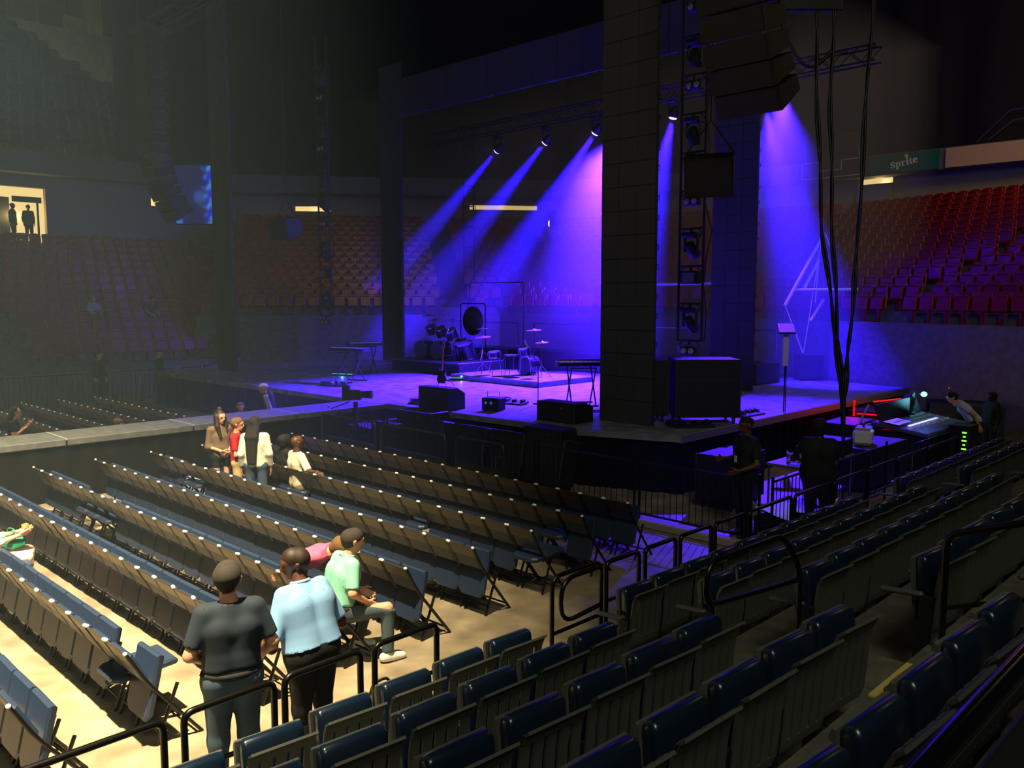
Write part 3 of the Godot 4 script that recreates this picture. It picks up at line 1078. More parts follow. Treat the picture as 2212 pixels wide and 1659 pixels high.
# ---------------------------------------------------------------- stage and runway
func build_stage() -> void:
	var t := thing("stage_platform", "large raised concert stage with black skirt", "stage")
	var front := [Vector2(12.05, -28.5), Vector2(12.15, -18.0), Vector2(12.35, -10.3), Vector2(13.0, -8.45), Vector2(24.2, -8.6)]
	var poly := PackedVector2Array()
	for p in front:
		poly.append(Vector2(p.x, -p.y))
	poly.append(Vector2(25.9, 15.0))
	poly.append(Vector2(27.4, 28.5))
	var s := ns()
	prism(s, poly, STAGE_H - 0.12, STAGE_H, Transform3D(Basis(Vector3.RIGHT, -PI / 2), Vector3.ZERO))
	obj(t, "deck", s, M.stage_deck, "scuffed grey stage deck")
	s = ns()
	for i in front.size() - 1:
		drape(s, v2(front[i] + Vector2(0.09, -0.05), 0.02), v2(front[i + 1] + Vector2(0.09, -0.05), 0.02), STAGE_H - 0.10, 0.34, 0.03, i)
	obj(t, "skirt", s, M.stage_skirt, "black pleated skirt")
	s = ns()
	bx(s, Vector3(18.55, STAGE_H - 0.06, -8.46), Vector3(11.1, 0.16, 0.06), Basis(), 0.01)
	obj(t, "edge_trim", s, mt("edge_grey", Color(0.36, 0.36, 0.40), 0.5))
	# runway reaching out between the floor seats
	var r := thing("runway", "long black skirted runway with grey top between the seats", "runway", Vector3(0, 0, 0))
	for i in 8:
		var x0 := -6.4 + i * 2.32
		s = ns()
		bx(s, Vector3(x0 + 1.15, STAGE_H - 0.06, -16.56), Vector3(2.29, 0.12, 1.10), Basis(), 0.012)
		obj(r, "deck_panel", s, M.runway_top)
		s = ns()
		bx(s, Vector3(x0 + 2.31, STAGE_H - 0.01, -16.56), Vector3(0.035, 0.03, 1.08))
		obj(r, "joint_strip", s, mt("joint_grey", Color(0.62, 0.61, 0.58), 0.5))
	s = ns()
	drape(s, Vector3(-6.4, 0.02, -16.08), Vector3(12.1, 0.02, -16.08), STAGE_H - 0.1, 0.42, 0.03)
	drape(s, Vector3(12.1, 0.02, -17.08), Vector3(-6.4, 0.02, -17.08), STAGE_H - 0.1, 0.42, 0.03)
	obj(r, "skirt", s, M.skirt, "black pleated skirt")
	# drum riser
	var d := thing("drum_riser", "low dark riser carrying the big drum kit", "riser", Vector3(19.3, STAGE_H, -21.6))
	s = ns()
	bx(s, Vector3(0, 0.2, 0), Vector3(2.6, 0.4, 3.4), Basis(), 0.02)
	obj(d, "platform", s, M.gear_black)
	s = ns()
	bx(s, Vector3(-1.31, 0.38, 0), Vector3(0.03, 0.05, 3.4))
	obj(d, "edge", s, M.edge_grey)
	var d2 := thing("percussion_riser", "thin pale riser carrying the small drum kit", "riser", Vector3(18.4, STAGE_H, -17.6))
	s = ns()
	bx(s, Vector3(0, 0.08, 0), Vector3(2.4, 0.16, 3.6), Basis(), 0.015)
	obj(d2, "platform", s, M.stage_deck)
	# back wall of low flats behind the band
	for i in 3:
		var bw := thing("backline_riser", "long dark riser at the back of the stage, %s from the left" % nth(i + 1), "riser", Vector3(22.6, STAGE_H, -24.5 + i * 5.2), 0.0, "dark risers at the back of the stage")
		s = ns()
		bx(s, Vector3(0, 0.3, 0), Vector3(1.4, 0.6, 4.6), Basis(), 0.02)
		obj(bw, "platform", s, M.gear_black)
		s = ns()
		tube(s, [Vector3(0.6, 0.6, -2.2), Vector3(0.6, 1.5, -2.2), Vector3(0.6, 1.5, 2.2), Vector3(0.6, 0.6, 2.2)], 0.025, 6)
		obj(bw, "guard_rail", s, M.steel)

# ---------------------------------------------------------------- screens, loudspeakers, trusses, lamps
func led_banner(label: String, x: float, z: float, y0: float, n: int, w: float) -> void:
	var t := thing("led_banner", label, "led screen", Vector3(x, y0, z), 0.0, "tall dark screen banners around the stage")
	var h := 0.92
	var s := ns()
	bx(s, Vector3(0.03, h * 0.5, 0), Vector3(0.07, h - 0.001, w), Basis(), 0.0)
	var frame := mesh_of(s)
	var face := ns()
	for i in 2:
		for j in 3:
			bx(face, Vector3(-0.012, h * (0.25 + 0.5 * i), w * (j - 1) / 3.0), Vector3(0.02, h * 0.5 - 0.012, w / 3.0 - 0.008))
	var fm := mesh_of(face)
	var hook := ns()
	tube(hook, [Vector3(0.03, 0.25, w * 0.5), Vector3(0.03, 0.25, w * 0.5 + 0.05), Vector3(0.03, 0.33, w * 0.5 + 0.05), Vector3(0.03, 0.33, w * 0.5)], 0.01, 5)
	tube(hook, [Vector3(0.03, 0.62, w * 0.5), Vector3(0.03, 0.62, w * 0.5 + 0.05), Vector3(0.03, 0.70, w * 0.5 + 0.05), Vector3(0.03, 0.70, w * 0.5)], 0.01, 5)
	var hm := mesh_of(hook)
	for k in n:
		var p := put(t, "panel", frame, M.led_frame, Transform3D(Basis(), Vector3(0, h * k, 0)))
		put(p, "module", fm, M.led_face)
		put(p, "hook", hm, M.gear_black)

func cabinet_mesh() -> ArrayMesh:
	var s := ns()
	prism(s, PackedVector2Array([Vector2(-0.34, -0.185), Vector2(0.34, -0.13), Vector2(0.34, 0.13), Vector2(-0.34, 0.185)]), -0.56, 0.56, Transform3D(), 0.02)
	return mesh_of(s)

func line_array(label: String, x: float, z: float, low: float, n: int) -> void:
	# a J-shaped hang of cabinets facing -x, the lowest tipped down and back
	var t := thing("line_array", label, "loudspeakers", Vector3(x, low, z), 0.0, "hanging loudspeaker arrays")
	var cm := cabinet_mesh()
	var g := ns()
	bx(g, Vector3(-0.35, 0, 0), Vector3(0.02, 0.33, 1.04))
	var gm := mesh_of(g)
	var at := Vector3(0.75, 0.0, 0)
	for k in n:
		var ang := maxf(0.0, 0.55 - 0.085 * k) if k < 7 else 0.0
		var b := Basis(Vector3.BACK, ang)
		var c := put(t, "cabinet", cm, M.gear_black, Transform3D(b, at))
		put(c, "grille", gm, M.grille)
		at += b * Vector3(0, 0.37, 0)
	var s := ns()
	bx(s, at + Vector3(0, 0.0, 0), Vector3(1.0, 0.12, 1.3), Basis(), 0.02)
	obj(t, "bumper", s, M.gear_black)
	for q in [-0.4, 0.4]:
		s = ns()
		tube(s, [at + Vector3(q, 0, 0), Vector3(at.x + q, 25.9 - low, at.z)], 0.02, 5)
		obj(t, "chain", s, M.gear_black)

func hung_speaker(label: String, p: Vector3, tilt: float, turn: float) -> void:
	var t := thing("hung_speaker", label, "loudspeaker", p, turn, "small hanging speakers")
	var b := Basis(Vector3.BACK, tilt)
	var s := ns()
	prism(s, PackedVector2Array([Vector2(-0.36, -0.34), Vector2(0.30, -0.26), Vector2(0.30, 0.26), Vector2(-0.36, 0.34)]), -0.42, 0.42, Transform3D(b, Vector3.ZERO), 0.02)
	obj(t, "cabinet", s, M.gear_black)
	s = ns()
	bx(s, b * Vector3(-0.37, 0, 0), Vector3(0.02, 0.62, 0.78), b)
	obj(t, "grille", s, M.grille)
	s = ns()
	tube(s, [Vector3(0, 0.3, -0.43), Vector3(0, 0.9, 0), Vector3(0, 0.3, 0.43)], 0.015, 5)
	tube(s, [Vector3(0, 0.9, 0), Vector3(0, 18.0, 0)], 0.012, 5)
	obj(t, "bridle", s, M.gear_black)

func moving_head(label: String, p: Vector3, tilt: float, kind: int) -> void:
	# hangs from p; kind 0 a moving head, 1 a twin blinder, 2 a square wash lamp
	var t := thing(["moving_head", "twin_blinder", "wash_light"][kind], label, "stage light", p, 0.0, "stage lamps hanging on the ladders")
	var s := ns()
	bx(s, Vector3(0, -0.03, 0), Vector3(0.05, 0.12, 0.05))
	obj(t, "clamp", s, M.gear_black)
	s = ns()
	if kind == 0:
		bx(s, Vector3(0, -0.13, 0), Vector3(0.32, 0.12, 0.36), Basis(), 0.03)
		obj(t, "base", s, M.gear_black)
		for q in [-0.17, 0.17]:
			s = ns()
			bx(s, Vector3(0, -0.34, q), Vector3(0.10, 0.34, 0.03), Basis(), 0.01)
			obj(t, "yoke_arm", s, M.gear_black)
		s = ns()
		var b := Basis(Vector3.BACK, tilt)
		lathe(s, [Vector2(0.0, -0.26), Vector2(0.13, -0.26), Vector2(0.14, -0.10), Vector2(0.12, 0.10), Vector2(0.06, 0.16), Vector2(0.0, 0.16)], 14, Transform3D(b, Vector3(0, -0.42, 0)))
		var h := obj(t, "head", s, M.gear_black)
		s = ns()
		lathe(s, [Vector2(0.0, -0.265), Vector2(0.10, -0.265), Vector2(0.10, -0.25), Vector2(0.0, -0.25)], 14, Transform3D(b, Vector3(0, -0.42, 0)))
		obj(h, "lens", s, mt("dead_lens", Color(0.3, 0.3, 0.33), 0.1))
	elif kind == 1:
		bx(s, Vector3(0, -0.22, 0), Vector3(0.16, 0.20, 0.42), Basis(), 0.02)
		obj(t, "housing", s, M.gear_black)
		for q in [-0.1, 0.1]:
			s = ns()
			lathe(s, [Vector2(0.0, 0.0), Vector2(0.075, 0.0), Vector2(0.075, 0.02), Vector2(0.0, 0.02)], 12, Transform3D(Basis(Vector3.BACK, PI / 2), Vector3(-0.08, -0.22, q)))
			obj(t, "lens", s, mt("blinder_lens", Color(0.62, 0.60, 0.55), 0.2))
	else:
		bx(s, Vector3(0, -0.24, 0), Vector3(0.22, 0.30, 0.46), Basis(), 0.03)
		obj(t, "housing", s, M.gear_black)
		s = ns()
		bx(s, Vector3(-0.115, -0.24, 0), Vector3(0.01, 0.22, 0.32))
		obj(t, "lens", s, mt("wash_lens", Color(0.5, 0.48, 0.44), 0.3))

func ladder(label: String, side: String, x: float, z: float, low: float, high: float, bare := false) -> void:
	var t := thing("lighting_ladder", label, "lighting ladder", Vector3(x, low, z), 0.0, "hanging lighting ladders")
	var s: SurfaceTool
	for q in [-0.32, 0.32]:
		s = ns()
		tube(s, [Vector3(0, 0, q), Vector3(0, high - low, q)], 0.032, 7)
		obj(t, "upright", s, M.gear_black)
	var n := int((high - low) / 0.86)
	for k in n:
		s = ns()
		tube(s, [Vector3(0, k * 0.86 + 0.02, -0.32), Vector3(0, k * 0.86 + 0.02, 0.32)], 0.026, 6)
		tube(s, [Vector3(0, k * 0.86 - 0.14, -0.32), Vector3(0, k * 0.86, -0.18)], 0.013, 5)
		tube(s, [Vector3(0, k * 0.86 - 0.14, 0.32), Vector3(0, k * 0.86, 0.18)], 0.013, 5)
		obj(t, "rung", s, M.gear_black)
		if not bare:
			var kind: int = [1, 0, 2, 0, 1, 0, 0, 1, 0, 1, 0][k % 11]
			moving_head("dark %s on the %s, %s from the bottom" % [["moving head lamp", "twin blinder lamp", "square wash lamp"][kind], side, nth(k + 1)], Vector3(x, low + k * 0.86, z), 0.9 if k % 2 else 0.2, kind)
	s = ns()
	var pts := []
	for k in 16:
		pts.append(Vector3(0.05, (high - low) * k / 15.0, 0.36 + 0.05 * sin(k * 2.1) + (0.1 if k == 4 else 0.0)))
	tube(s, pts, 0.014, 5)
	obj(t, "cable", s, M.cable)

func box_truss(t: Node3D, a: Vector3, b: Vector3, w: float, m: Material) -> void:
	var d := (b - a).normalized()
	var u := d.cross(Vector3.UP).normalized() * w * 0.5
	var v := Vector3.UP * w * 0.5
	var s := ns()
	for q in [u + v, u - v, -u + v, -u - v]:
		tube(s, [a + q, b + q], 0.025, 6)
	obj(t, "chords", s, m)
	s = ns()
	var n := int(a.distance_to(b) / w)
	for i in n:
		var p := a.lerp(b, float(i) / n)
		var r := a.lerp(b, float(i + 1) / n)
		var f := 1.0 if i % 2 == 0 else -1.0
		tube(s, [p + u + v * f, r + u - v * f], 0.013, 4)
		tube(s, [p - u + v * f, r - u - v * f], 0.013, 4)
		tube(s, [p + v - u * f, r + v + u * f], 0.013, 4)
	obj(t, "lacing", s, m)

func beam_lamp(label: String, p: Vector3, to: Vector3, energy: float, angle: float, c: Color) -> void:
	var t := thing("beam_light", label, "stage light", p, 0.0, "lit blue beam lamps over the stage")
	var d := (to - p).normalized()
	var b := look_along(d)
	var s := ns()
	bx(s, Vector3(0, 0.42, 0), Vector3(0.30, 0.14, 0.30), Basis(), 0.03)
	obj(t, "base", s, M.gear_black)
	for q in [-0.17, 0.17]:
		s = ns()
		bx(s, Vector3(0, 0.2, q), Vector3(0.08, 0.34, 0.03), Basis(), 0.01)
		obj(t, "yoke_arm", s, M.gear_black)
	s = ns()
	lathe(s, [Vector2(0.12, -0.10), Vector2(0.15, 0.0), Vector2(0.13, 0.2), Vector2(0.06, 0.28), Vector2(0.0, 0.28)], 16, Transform3D(b, Vector3.ZERO))
	obj(t, "head", s, M.gear_black)
	s = ns()
	ball(s, b * Vector3(0, -0.09, 0), Vector3(0.125, 0.05, 0.125), 14, 8, b)
	obj(t, "lens", s, glow("beam_lens", Color(0.62, 0.55, 1.0), 7.0))
	var l := SpotLight3D.new()
	l.name = "beam_spot"
	l.light_color = c
	l.light_energy = energy
	l.spot_angle = angle
	l.spot_angle_attenuation = 1.0
	l.light_size = 0.08
	l.spot_range = 60.0
	l.spot_attenuation = 2.0
	l.shadow_enabled = true
	add_child(l)
	l.look_at_from_position(p + d * 0.17, to, Vector3.RIGHT)

func build_rig() -> void:
	led_banner("tall dark screen banner at the front right of the stage", 13.6, -10.13, STAGE_H, 13, 1.28)
	led_banner("tall dark screen banner at the front left of the stage", 13.9, -27.0, STAGE_H, 13, 1.28)
	led_banner("tall dark screen banner at the back left of the stage", 20.4, -26.3, STAGE_H + 0.02, 12, 1.28)
	led_banner("tall dark screen banner at the back right of the stage", 20.4, -11.75, STAGE_H + 0.02, 12, 1.28)
	# header between the two back banners
	var t := thing("led_header", "dark screen header joining the tops of the two back banners", "led screen", Vector3(20.4, 10.2, -19.0))
	for i in 14:
		var s := ns()
		bx(s, Vector3(0, 0.68, -6.6 + i * 1.02), Vector3(0.10, 1.36, 1.0), Basis(), 0.01)
		obj(t, "panel", s, M.led_face)
	line_array("loudspeaker array hanging right of the stage", 11.9, -6.95, 6.75, 17)
	line_array("loudspeaker array hanging left of the stage", 13.2, -30.4, 6.6, 17)
	hung_speaker("small black speaker hanging before the right lighting ladder", Vector3(13.5, 5.78, -8.29), 0.42, 0.5)
	hung_speaker("small black speaker hanging left of the stage before the grey wall", Vector3(14.6, 5.75, -24.2), 0.2, 0.2)
	ladder("lighting ladder with lamps hanging right of the stage", "right ladder", 17.2, -11.0, 2.55, 12.0)
	ladder("lighting ladder with lamps hanging left of the stage", "left ladder", 17.2, -26.0, 2.9, 12.5)
	ladder("slim bare lighting ladder hanging far behind the drums", "rear ladder", 25.6, -27.6, 4.0, 11.0, true)
	# truss that carries the lit lamps
	var tr := thing("lighting_truss", "dark box truss high above the back of the stage", "truss", Vector3.ZERO)
	box_truss(tr, Vector3(23.0, 9.85, -27.0), Vector3(23.0, 9.85, -9.2), 0.4, M.gear_black)
	var tr2 := thing("lighting_truss", "dark box truss high above the front of the stage", "truss", Vector3.ZERO)
	box_truss(tr2, Vector3(13.0, 12.6, -29.5), Vector3(13.0, 12.6, -7.5), 0.5, M.gear_black)
	var blue := Color(0.17, 0.06, 1.0)
	beam_lamp("lit blue beam lamp, leftmost on the stage truss", Vector3(23.0, 9.04, -23.17), Vector3(22.2, 4.6, -28.4), 1500.0, 6.0, blue)
	beam_lamp("lit blue beam lamp, second from the left on the truss", Vector3(23.0, 9.05, -20.75), Vector3(22.0, 4.0, -25.9), 1700.0, 7.0, blue)
	beam_lamp("lit blue beam lamp just left of the front right banner", Vector3(23.0, 9.10, -18.50), Vector3(22.0, 2.6, -23.6), 2600.0, 8.5, blue)
	beam_lamp("lit blue beam lamp between the right banner and the ladder", Vector3(23.0, 9.19, -15.45), Vector3(22.6, 1.1, -17.4), 1800.0, 13.0, blue)
	beam_lamp("lit blue beam lamp, rightmost on the truss below the speakers", Vector3(23.0, 9.05, -12.40), Vector3(24.0, 1.1, -10.6), 1600.0, 15.0, blue)
	beam_lamp("added blue wash lamp on the truss hidden behind the front right banner", Vector3(23.0, 9.10, -17.0), Vector3(17.3, 1.1, -17.0), 6500.0, 30.0, Color(0.27, 0.11, 1.0))  # added out of sight to fill haze and deck with blue
	beam_lamp("added blue wash lamp on the truss hidden behind the right array", Vector3(23.0, 9.30, -11.8), Vector3(16.6, 0.9, -8.8), 900.0, 22.0, Color(0.27, 0.11, 1.0))  # added out of sight to throw blue onto the wings
	beam_lamp("added blue wash lamp hidden low behind the front right banner", Vector3(26.0, 5.0, -19.15), Vector3(24.6, 2.6, -24.0), 230.0, 40.0, Color(0.27, 0.11, 1.0))  # added out of sight to brighten the lower haze
	var rs := thing("added_lamp_stand", "added dark lamp stand behind the stage carrying the hidden wash lamp", "stand", Vector3(26.0, STAGE_H, -18.7))  # made-up support for the added low wash lamp
	var ss := ns()
	tube(ss, [Vector3(0, 0, 0), Vector3(0, 4.35, 0)], 0.04, 8)
	obj(rs, "mast", ss, M.gear_black)
	ss = ns()
	tube(ss, [Vector3(0, 4.35, -0.4), Vector3(0, 4.35, 0.4)], 0.03, 8)
	obj(rs, "crossbar", ss, M.gear_black)
	ss = ns()
	bx(ss, Vector3(0, 0.04, 0), Vector3(0.8, 0.08, 0.8), Basis(), 0.02)
	obj(rs, "base_plate", ss, M.gear_black)
	# small cyan follow beam and its lamp
	var p := Vector3(26.5, 6.55, -23.6)
	beam_lamp("tiny pale blue lamp with a thin level beam behind the haze", p, p + Vector3(-2.6, 0.05, -3.0), 22.0, 3.5, Color(0.25, 0.5, 1.0))
	# hanging cables right of the stage
	var cb := thing("cable_drop", "thick black cable bundle hanging down right of the stage", "cables")
	var runs := [
		[Vector3(14.67, 8.45, -6.98), Vector3(14.56, 6.7, -6.84), Vector3(14.47, 4.71, -6.64), Vector3(14.49, 3.12, -6.38), Vector3(14.50, 1.85, -6.20)],
		[Vector3(14.88, 8.45, -6.76), Vector3(14.71, 6.7, -6.68), Vector3(14.59, 4.71, -6.51), Vector3(14.53, 3.12, -6.34), Vector3(14.52, 1.85, -6.17)],
		[Vector3(15.37, 8.69, -6.29), Vector3(15.09, 6.31, -6.24), Vector3(14.85, 4.24, -6.18), Vector3(14.65, 2.8, -6.17), Vector3(14.53, 1.85, -6.15)],
	]
	for r in runs:
		for o in 2:
			var pts := [r[0] + Vector3(0, 6, 0)]
			for q in 4:
				for k in 5:
					var f: float = k / 5.0
					pts.append(r[q].lerp(r[q + 1], f) + Vector3(0.03 * o, 0, 0.025 * sin(q * 5 + k + o * 2.0)))
			pts.append(r[4])
			pts.append(Vector3(14.46, 0.85, -6.10))
			pts.append(Vector3(14.45, 0.03, -6.08))
			var s := ns()
			tube(s, pts, 0.024, 6)
			obj(cb, "cable", s, M.cable)
	var lp := thing("cable_loop", "slack black cable looping from the right array to the hanging bundle", "cable")
	var pts2 := []
	for k in 13:
		var f := k / 12.0
		pts2.append(Vector3(14.2, 8.4, -7.42).lerp(Vector3(14.84, 7.86, -6.72), f) + Vector3(0, -0.55 * sin(f * PI), 0))
	var s2 := ns()
	tube(s2, pts2, 0.03, 6)
	obj(lp, "cable", s2, M.cable)
	# blue-lit panel at the top edge right of the array
	var bp := thing("hung_banner", "flat dark panel hanging at the top edge beside the right array", "panel", Vector3(14.6, 8.5, -7.05), -0.78)
	s2 = ns()
	bx(s2, Vector3(0, 0.25, 0), Vector3(1.1, 0.5, 0.1), Basis(), 0.02)
	obj(bp, "board", s2, M.gear_black)
	# video screen glimpsed left of the stage
	var vs := thing("video_screen", "cyan glowing video screen half hidden behind the left array", "screen", Vector3(16.95, 6.7, -35.2), deg_to_rad(-45.0))
	s2 = ns()
	bx(s2, Vector3(0, 1.15, 0), Vector3(1.7, 2.5, 0.12), Basis(), 0.02)
	obj(vs, "frame", s2, M.gear_black)
	var im := Image.create(64, 96, false, Image.FORMAT_RGB8)
	for y in 96:
		for x in 64:
			var b := 0.5 + 0.5 * sin(y * 0.21 + sin(x * 0.35) * 1.5)
			var cyan := smoothstep(40.0, 60.0, x + 4.0 * sin(y * 0.4)) + (0.8 if x < 12 and y > 66 else 0.0)
			im.set_pixel(x, y, Color(0.10 + 0.2 * cyan * b, 0.10 + 0.5 * cyan * b, 0.32 + 0.6 * cyan))
	var sm := mt("screen_picture", Color(0.02, 0.02, 0.02), 0.3)
	sm.emission_enabled = true
	sm.emission = Color.BLACK
	sm.emission_texture = ImageTexture.create_from_image(im)
	sm.emission_energy_multiplier = 0.65
	var qm := QuadMesh.new()
	qm.size = Vector2(1.6, 2.4)
	put(vs, "picture", qm, sm, Transform3D(Basis(), Vector3(0, 1.15, 0.07)))
	var vl := OmniLight3D.new()
	vl.name = "screen_light"
	vl.light_color = Color(0.3, 0.6, 1.0)
	vl.light_energy = 0.4
	vl.light_size = 0.3
	vl.shadow_enabled = true
	vl.omni_range = 40.0
	add_child(vl)
	vl.position = Vector3(16.95, 7.8, -35.2) + Vector3(-0.3, 0, 0.4)

# ---------------------------------------------------------------- the air
func build_haze() -> void:
	var f := FogVolume.new()
	f.name = "stage_haze"
	f.shape = RenderingServer.FOG_VOLUME_SHAPE_BOX
	f.size = Vector3(9.4, 10.4, 19.9)
	var m := FogMaterial.new()
	m.density = 0.045
	m.albedo = Color(0.95, 0.95, 1.0)
	f.material = m
	add_child(f)
	f.position = Vector3(25.4, 6.4, -19.95)
	tag(f, "thin theatrical haze hanging over the stage", "haze", "", "stuff")
	var g := FogVolume.new()
	g.name = "hall_haze"
	g.shape = RenderingServer.FOG_VOLUME_SHAPE_BOX
	g.size = Vector3(26.0, 22.0, 36.0)
	var m2 := FogMaterial.new()
	m2.density = 0.0028
	m2.albedo = Color(0.80, 0.92, 0.98)
	g.material = m2
	add_child(g)
	g.position = Vector3(-0.5, 11.0, -24.0)
	tag(g, "faint haze drifting over the left of the hall", "haze", "", "stuff")

# ---------------------------------------------------------------- instruments and boxes on the stage
func wedge_box(label: String, p: Vector3, turn: float, size: Vector3, slope: float) -> void:
	var t := thing("wedge_monitor", label, "loudspeaker", p, turn, "black speakers along the stage front")
	var s := ns()
	var h := size * 0.5
	prism(s, PackedVector2Array([Vector2(-h.x, 0), Vector2(h.x, 0), Vector2(h.x, size.y * 0.72), Vector2(h.x - slope, size.y), Vector2(-h.x, size.y)]), -h.z, h.z, Transform3D(), 0.015)
	obj(t, "cabinet", s, M.gear_black)
	s = ns()
	bx(s, Vector3(-h.x - 0.008, size.y * 0.52, 0), Vector3(0.015, size.y * 0.84, size.z * 0.9))
	obj(t, "grille", s, M.grille)
	s = ns()
	lathe(s, [Vector2(0.0, 0.0), Vector2(0.02, 0.0), Vector2(0.0, 0.012)], 8, Transform3D(Basis(Vector3.BACK, PI / 2), Vector3(-h.x - 0.016, size.y * 0.75, size.z * 0.18)))
	obj(t, "badge", s, M.steel)

func flight_case(label: String, p: Vector3, turn: float, size: Vector3, wheels := true, body: Material = null) -> Node3D:
	var t := thing("flight_case", label, "case", p, turn, "black flight cases around the stage")
	var y0 := 0.13 if wheels else 0.0
	var s := ns()
	bx(s, Vector3(0, y0 + size.y * 0.5, 0), size, Basis(), 0.012)
	obj(t, "body", s, body if body else M.gear_black)
	s = ns()
	for a in [-1.0, 1.0]:
		for b in [-1.0, 1.0]:
			bx(s, Vector3(a * size.x * 0.5, y0 + size.y * 0.5, b * size.z * 0.5), Vector3(0.03, size.y, 0.03))
	obj(t, "edge_strip", s, mt("case_edge", Color(0.22, 0.22, 0.23), 0.5, 0.5))
	s = ns()
	bx(s, Vector3(0, y0 + size.y * 0.66, 0), Vector3(size.x + 0.008, 0.025, size.z + 0.008))
	obj(t, "lid_seam", s, M.case_edge)
	if wheels:
		for a in [-1.0, 1.0]:
			for b in [-1.0, 1.0]:
				s = ns()
				tube(s, [Vector3(a * (size.x * 0.5 - 0.09), 0.055, b * (size.z * 0.5 - 0.09) - 0.02), Vector3(a * (size.x * 0.5 - 0.09), 0.055, b * (size.z * 0.5 - 0.09) + 0.02)], 0.055, 10)
				bx(s, Vector3(a * (size.x * 0.5 - 0.09), 0.10, b * (size.z * 0.5 - 0.09)), Vector3(0.06, 0.07, 0.06))
				obj(t, "caster", s, M.gear_black)
	return t

func tripod(t: Node3D, h: float, r: float, m: Material, at := Vector3.ZERO) -> void:
	var s := ns()
	tube(s, [at + Vector3(0, 0.22, 0), at + Vector3(0, h, 0)], 0.013, 6)
	obj(t, "tube", s, m)
	for k in 3:
		s = ns()
		var a := TAU * k / 3.0 + 0.4
		tube(s, [at + Vector3(0, 0.34, 0), at + Vector3(cos(a) * r, 0.01, sin(a) * r)], 0.010, 5)
		obj(t, "leg", s, m)

func cymbal(label: String, p: Vector3, h: float, r: float, tilt: float) -> void:
	var t := thing("cymbal_stand", label, "cymbal", p, 0.0, "cymbals of the two drum kits")
	tripod(t, h, 0.3, M.chrome)
	var s := ns()
	lathe(s, [Vector2(r, -0.012), Vector2(r * 0.25, 0.012), Vector2(r * 0.14, 0.035), Vector2(0.0, 0.04)], 20, Transform3D(Basis(Vector3.BACK, tilt), Vector3(0, h, 0)))
	lathe(s, [Vector2(0.0, 0.035), Vector2(r * 0.25, 0.008), Vector2(r, -0.014)], 20, Transform3D(Basis(Vector3.BACK, tilt), Vector3(0, h, 0)))
	obj(t, "cymbal", s, M.bronze)

func drum(called: String, label: String, p: Vector3, r: float, h: float, b: Basis, stand := 0.0) -> void:
	var t := thing(called, label, "drum", p, 0.0, "drums of the two kits")
	var s := ns()
	lathe(s, [Vector2(r, -h * 0.5), Vector2(r, h * 0.5)], 20, Transform3D(b, Vector3.ZERO))
	obj(t, "shell", s, M.drum_shell)
	for q in [-1.0, 1.0]:
		s = ns()
		lathe(s, [Vector2(r + 0.012, q * h * 0.5 - 0.02), Vector2(r + 0.012, q * h * 0.5 + 0.015)], 20, Transform3D(b, Vector3.ZERO))
		obj(t, "hoop", s, M.chrome)
		s = ns()
		lathe(s, [Vector2(r, q * h * 0.5), Vector2(0.0, q * h * 0.5 + 0.002)] if q > 0 else [Vector2(0.0, q * h * 0.5 - 0.002), Vector2(r, q * h * 0.5)], 20, Transform3D(b, Vector3.ZERO))
		obj(t, "drumhead", s, mt("drumhead", Color(0.30, 0.30, 0.33), 0.4))
	for k in 6:
		s = ns()
		var a := TAU * k / 6.0
		tube(s, [b * Vector3(cos(a) * (r + 0.02), -h * 0.4, sin(a) * (r + 0.02)), b * Vector3(cos(a) * (r + 0.02), h * 0.4, sin(a) * (r + 0.02))], 0.009, 5)
		obj(t, "lug", s, M.chrome)
	if stand > 0.0:
		for k in 3:
			s = ns()
			var a := TAU * k / 3.0 + 0.5
			tube(s, [Vector3(cos(a) * r * 0.8, -h * 0.4, sin(a) * r * 0.8), Vector3(cos(a) * (r + 0.05), -stand, sin(a) * (r + 0.05))], 0.01, 5)
			obj(t, "leg", s, M.chrome)

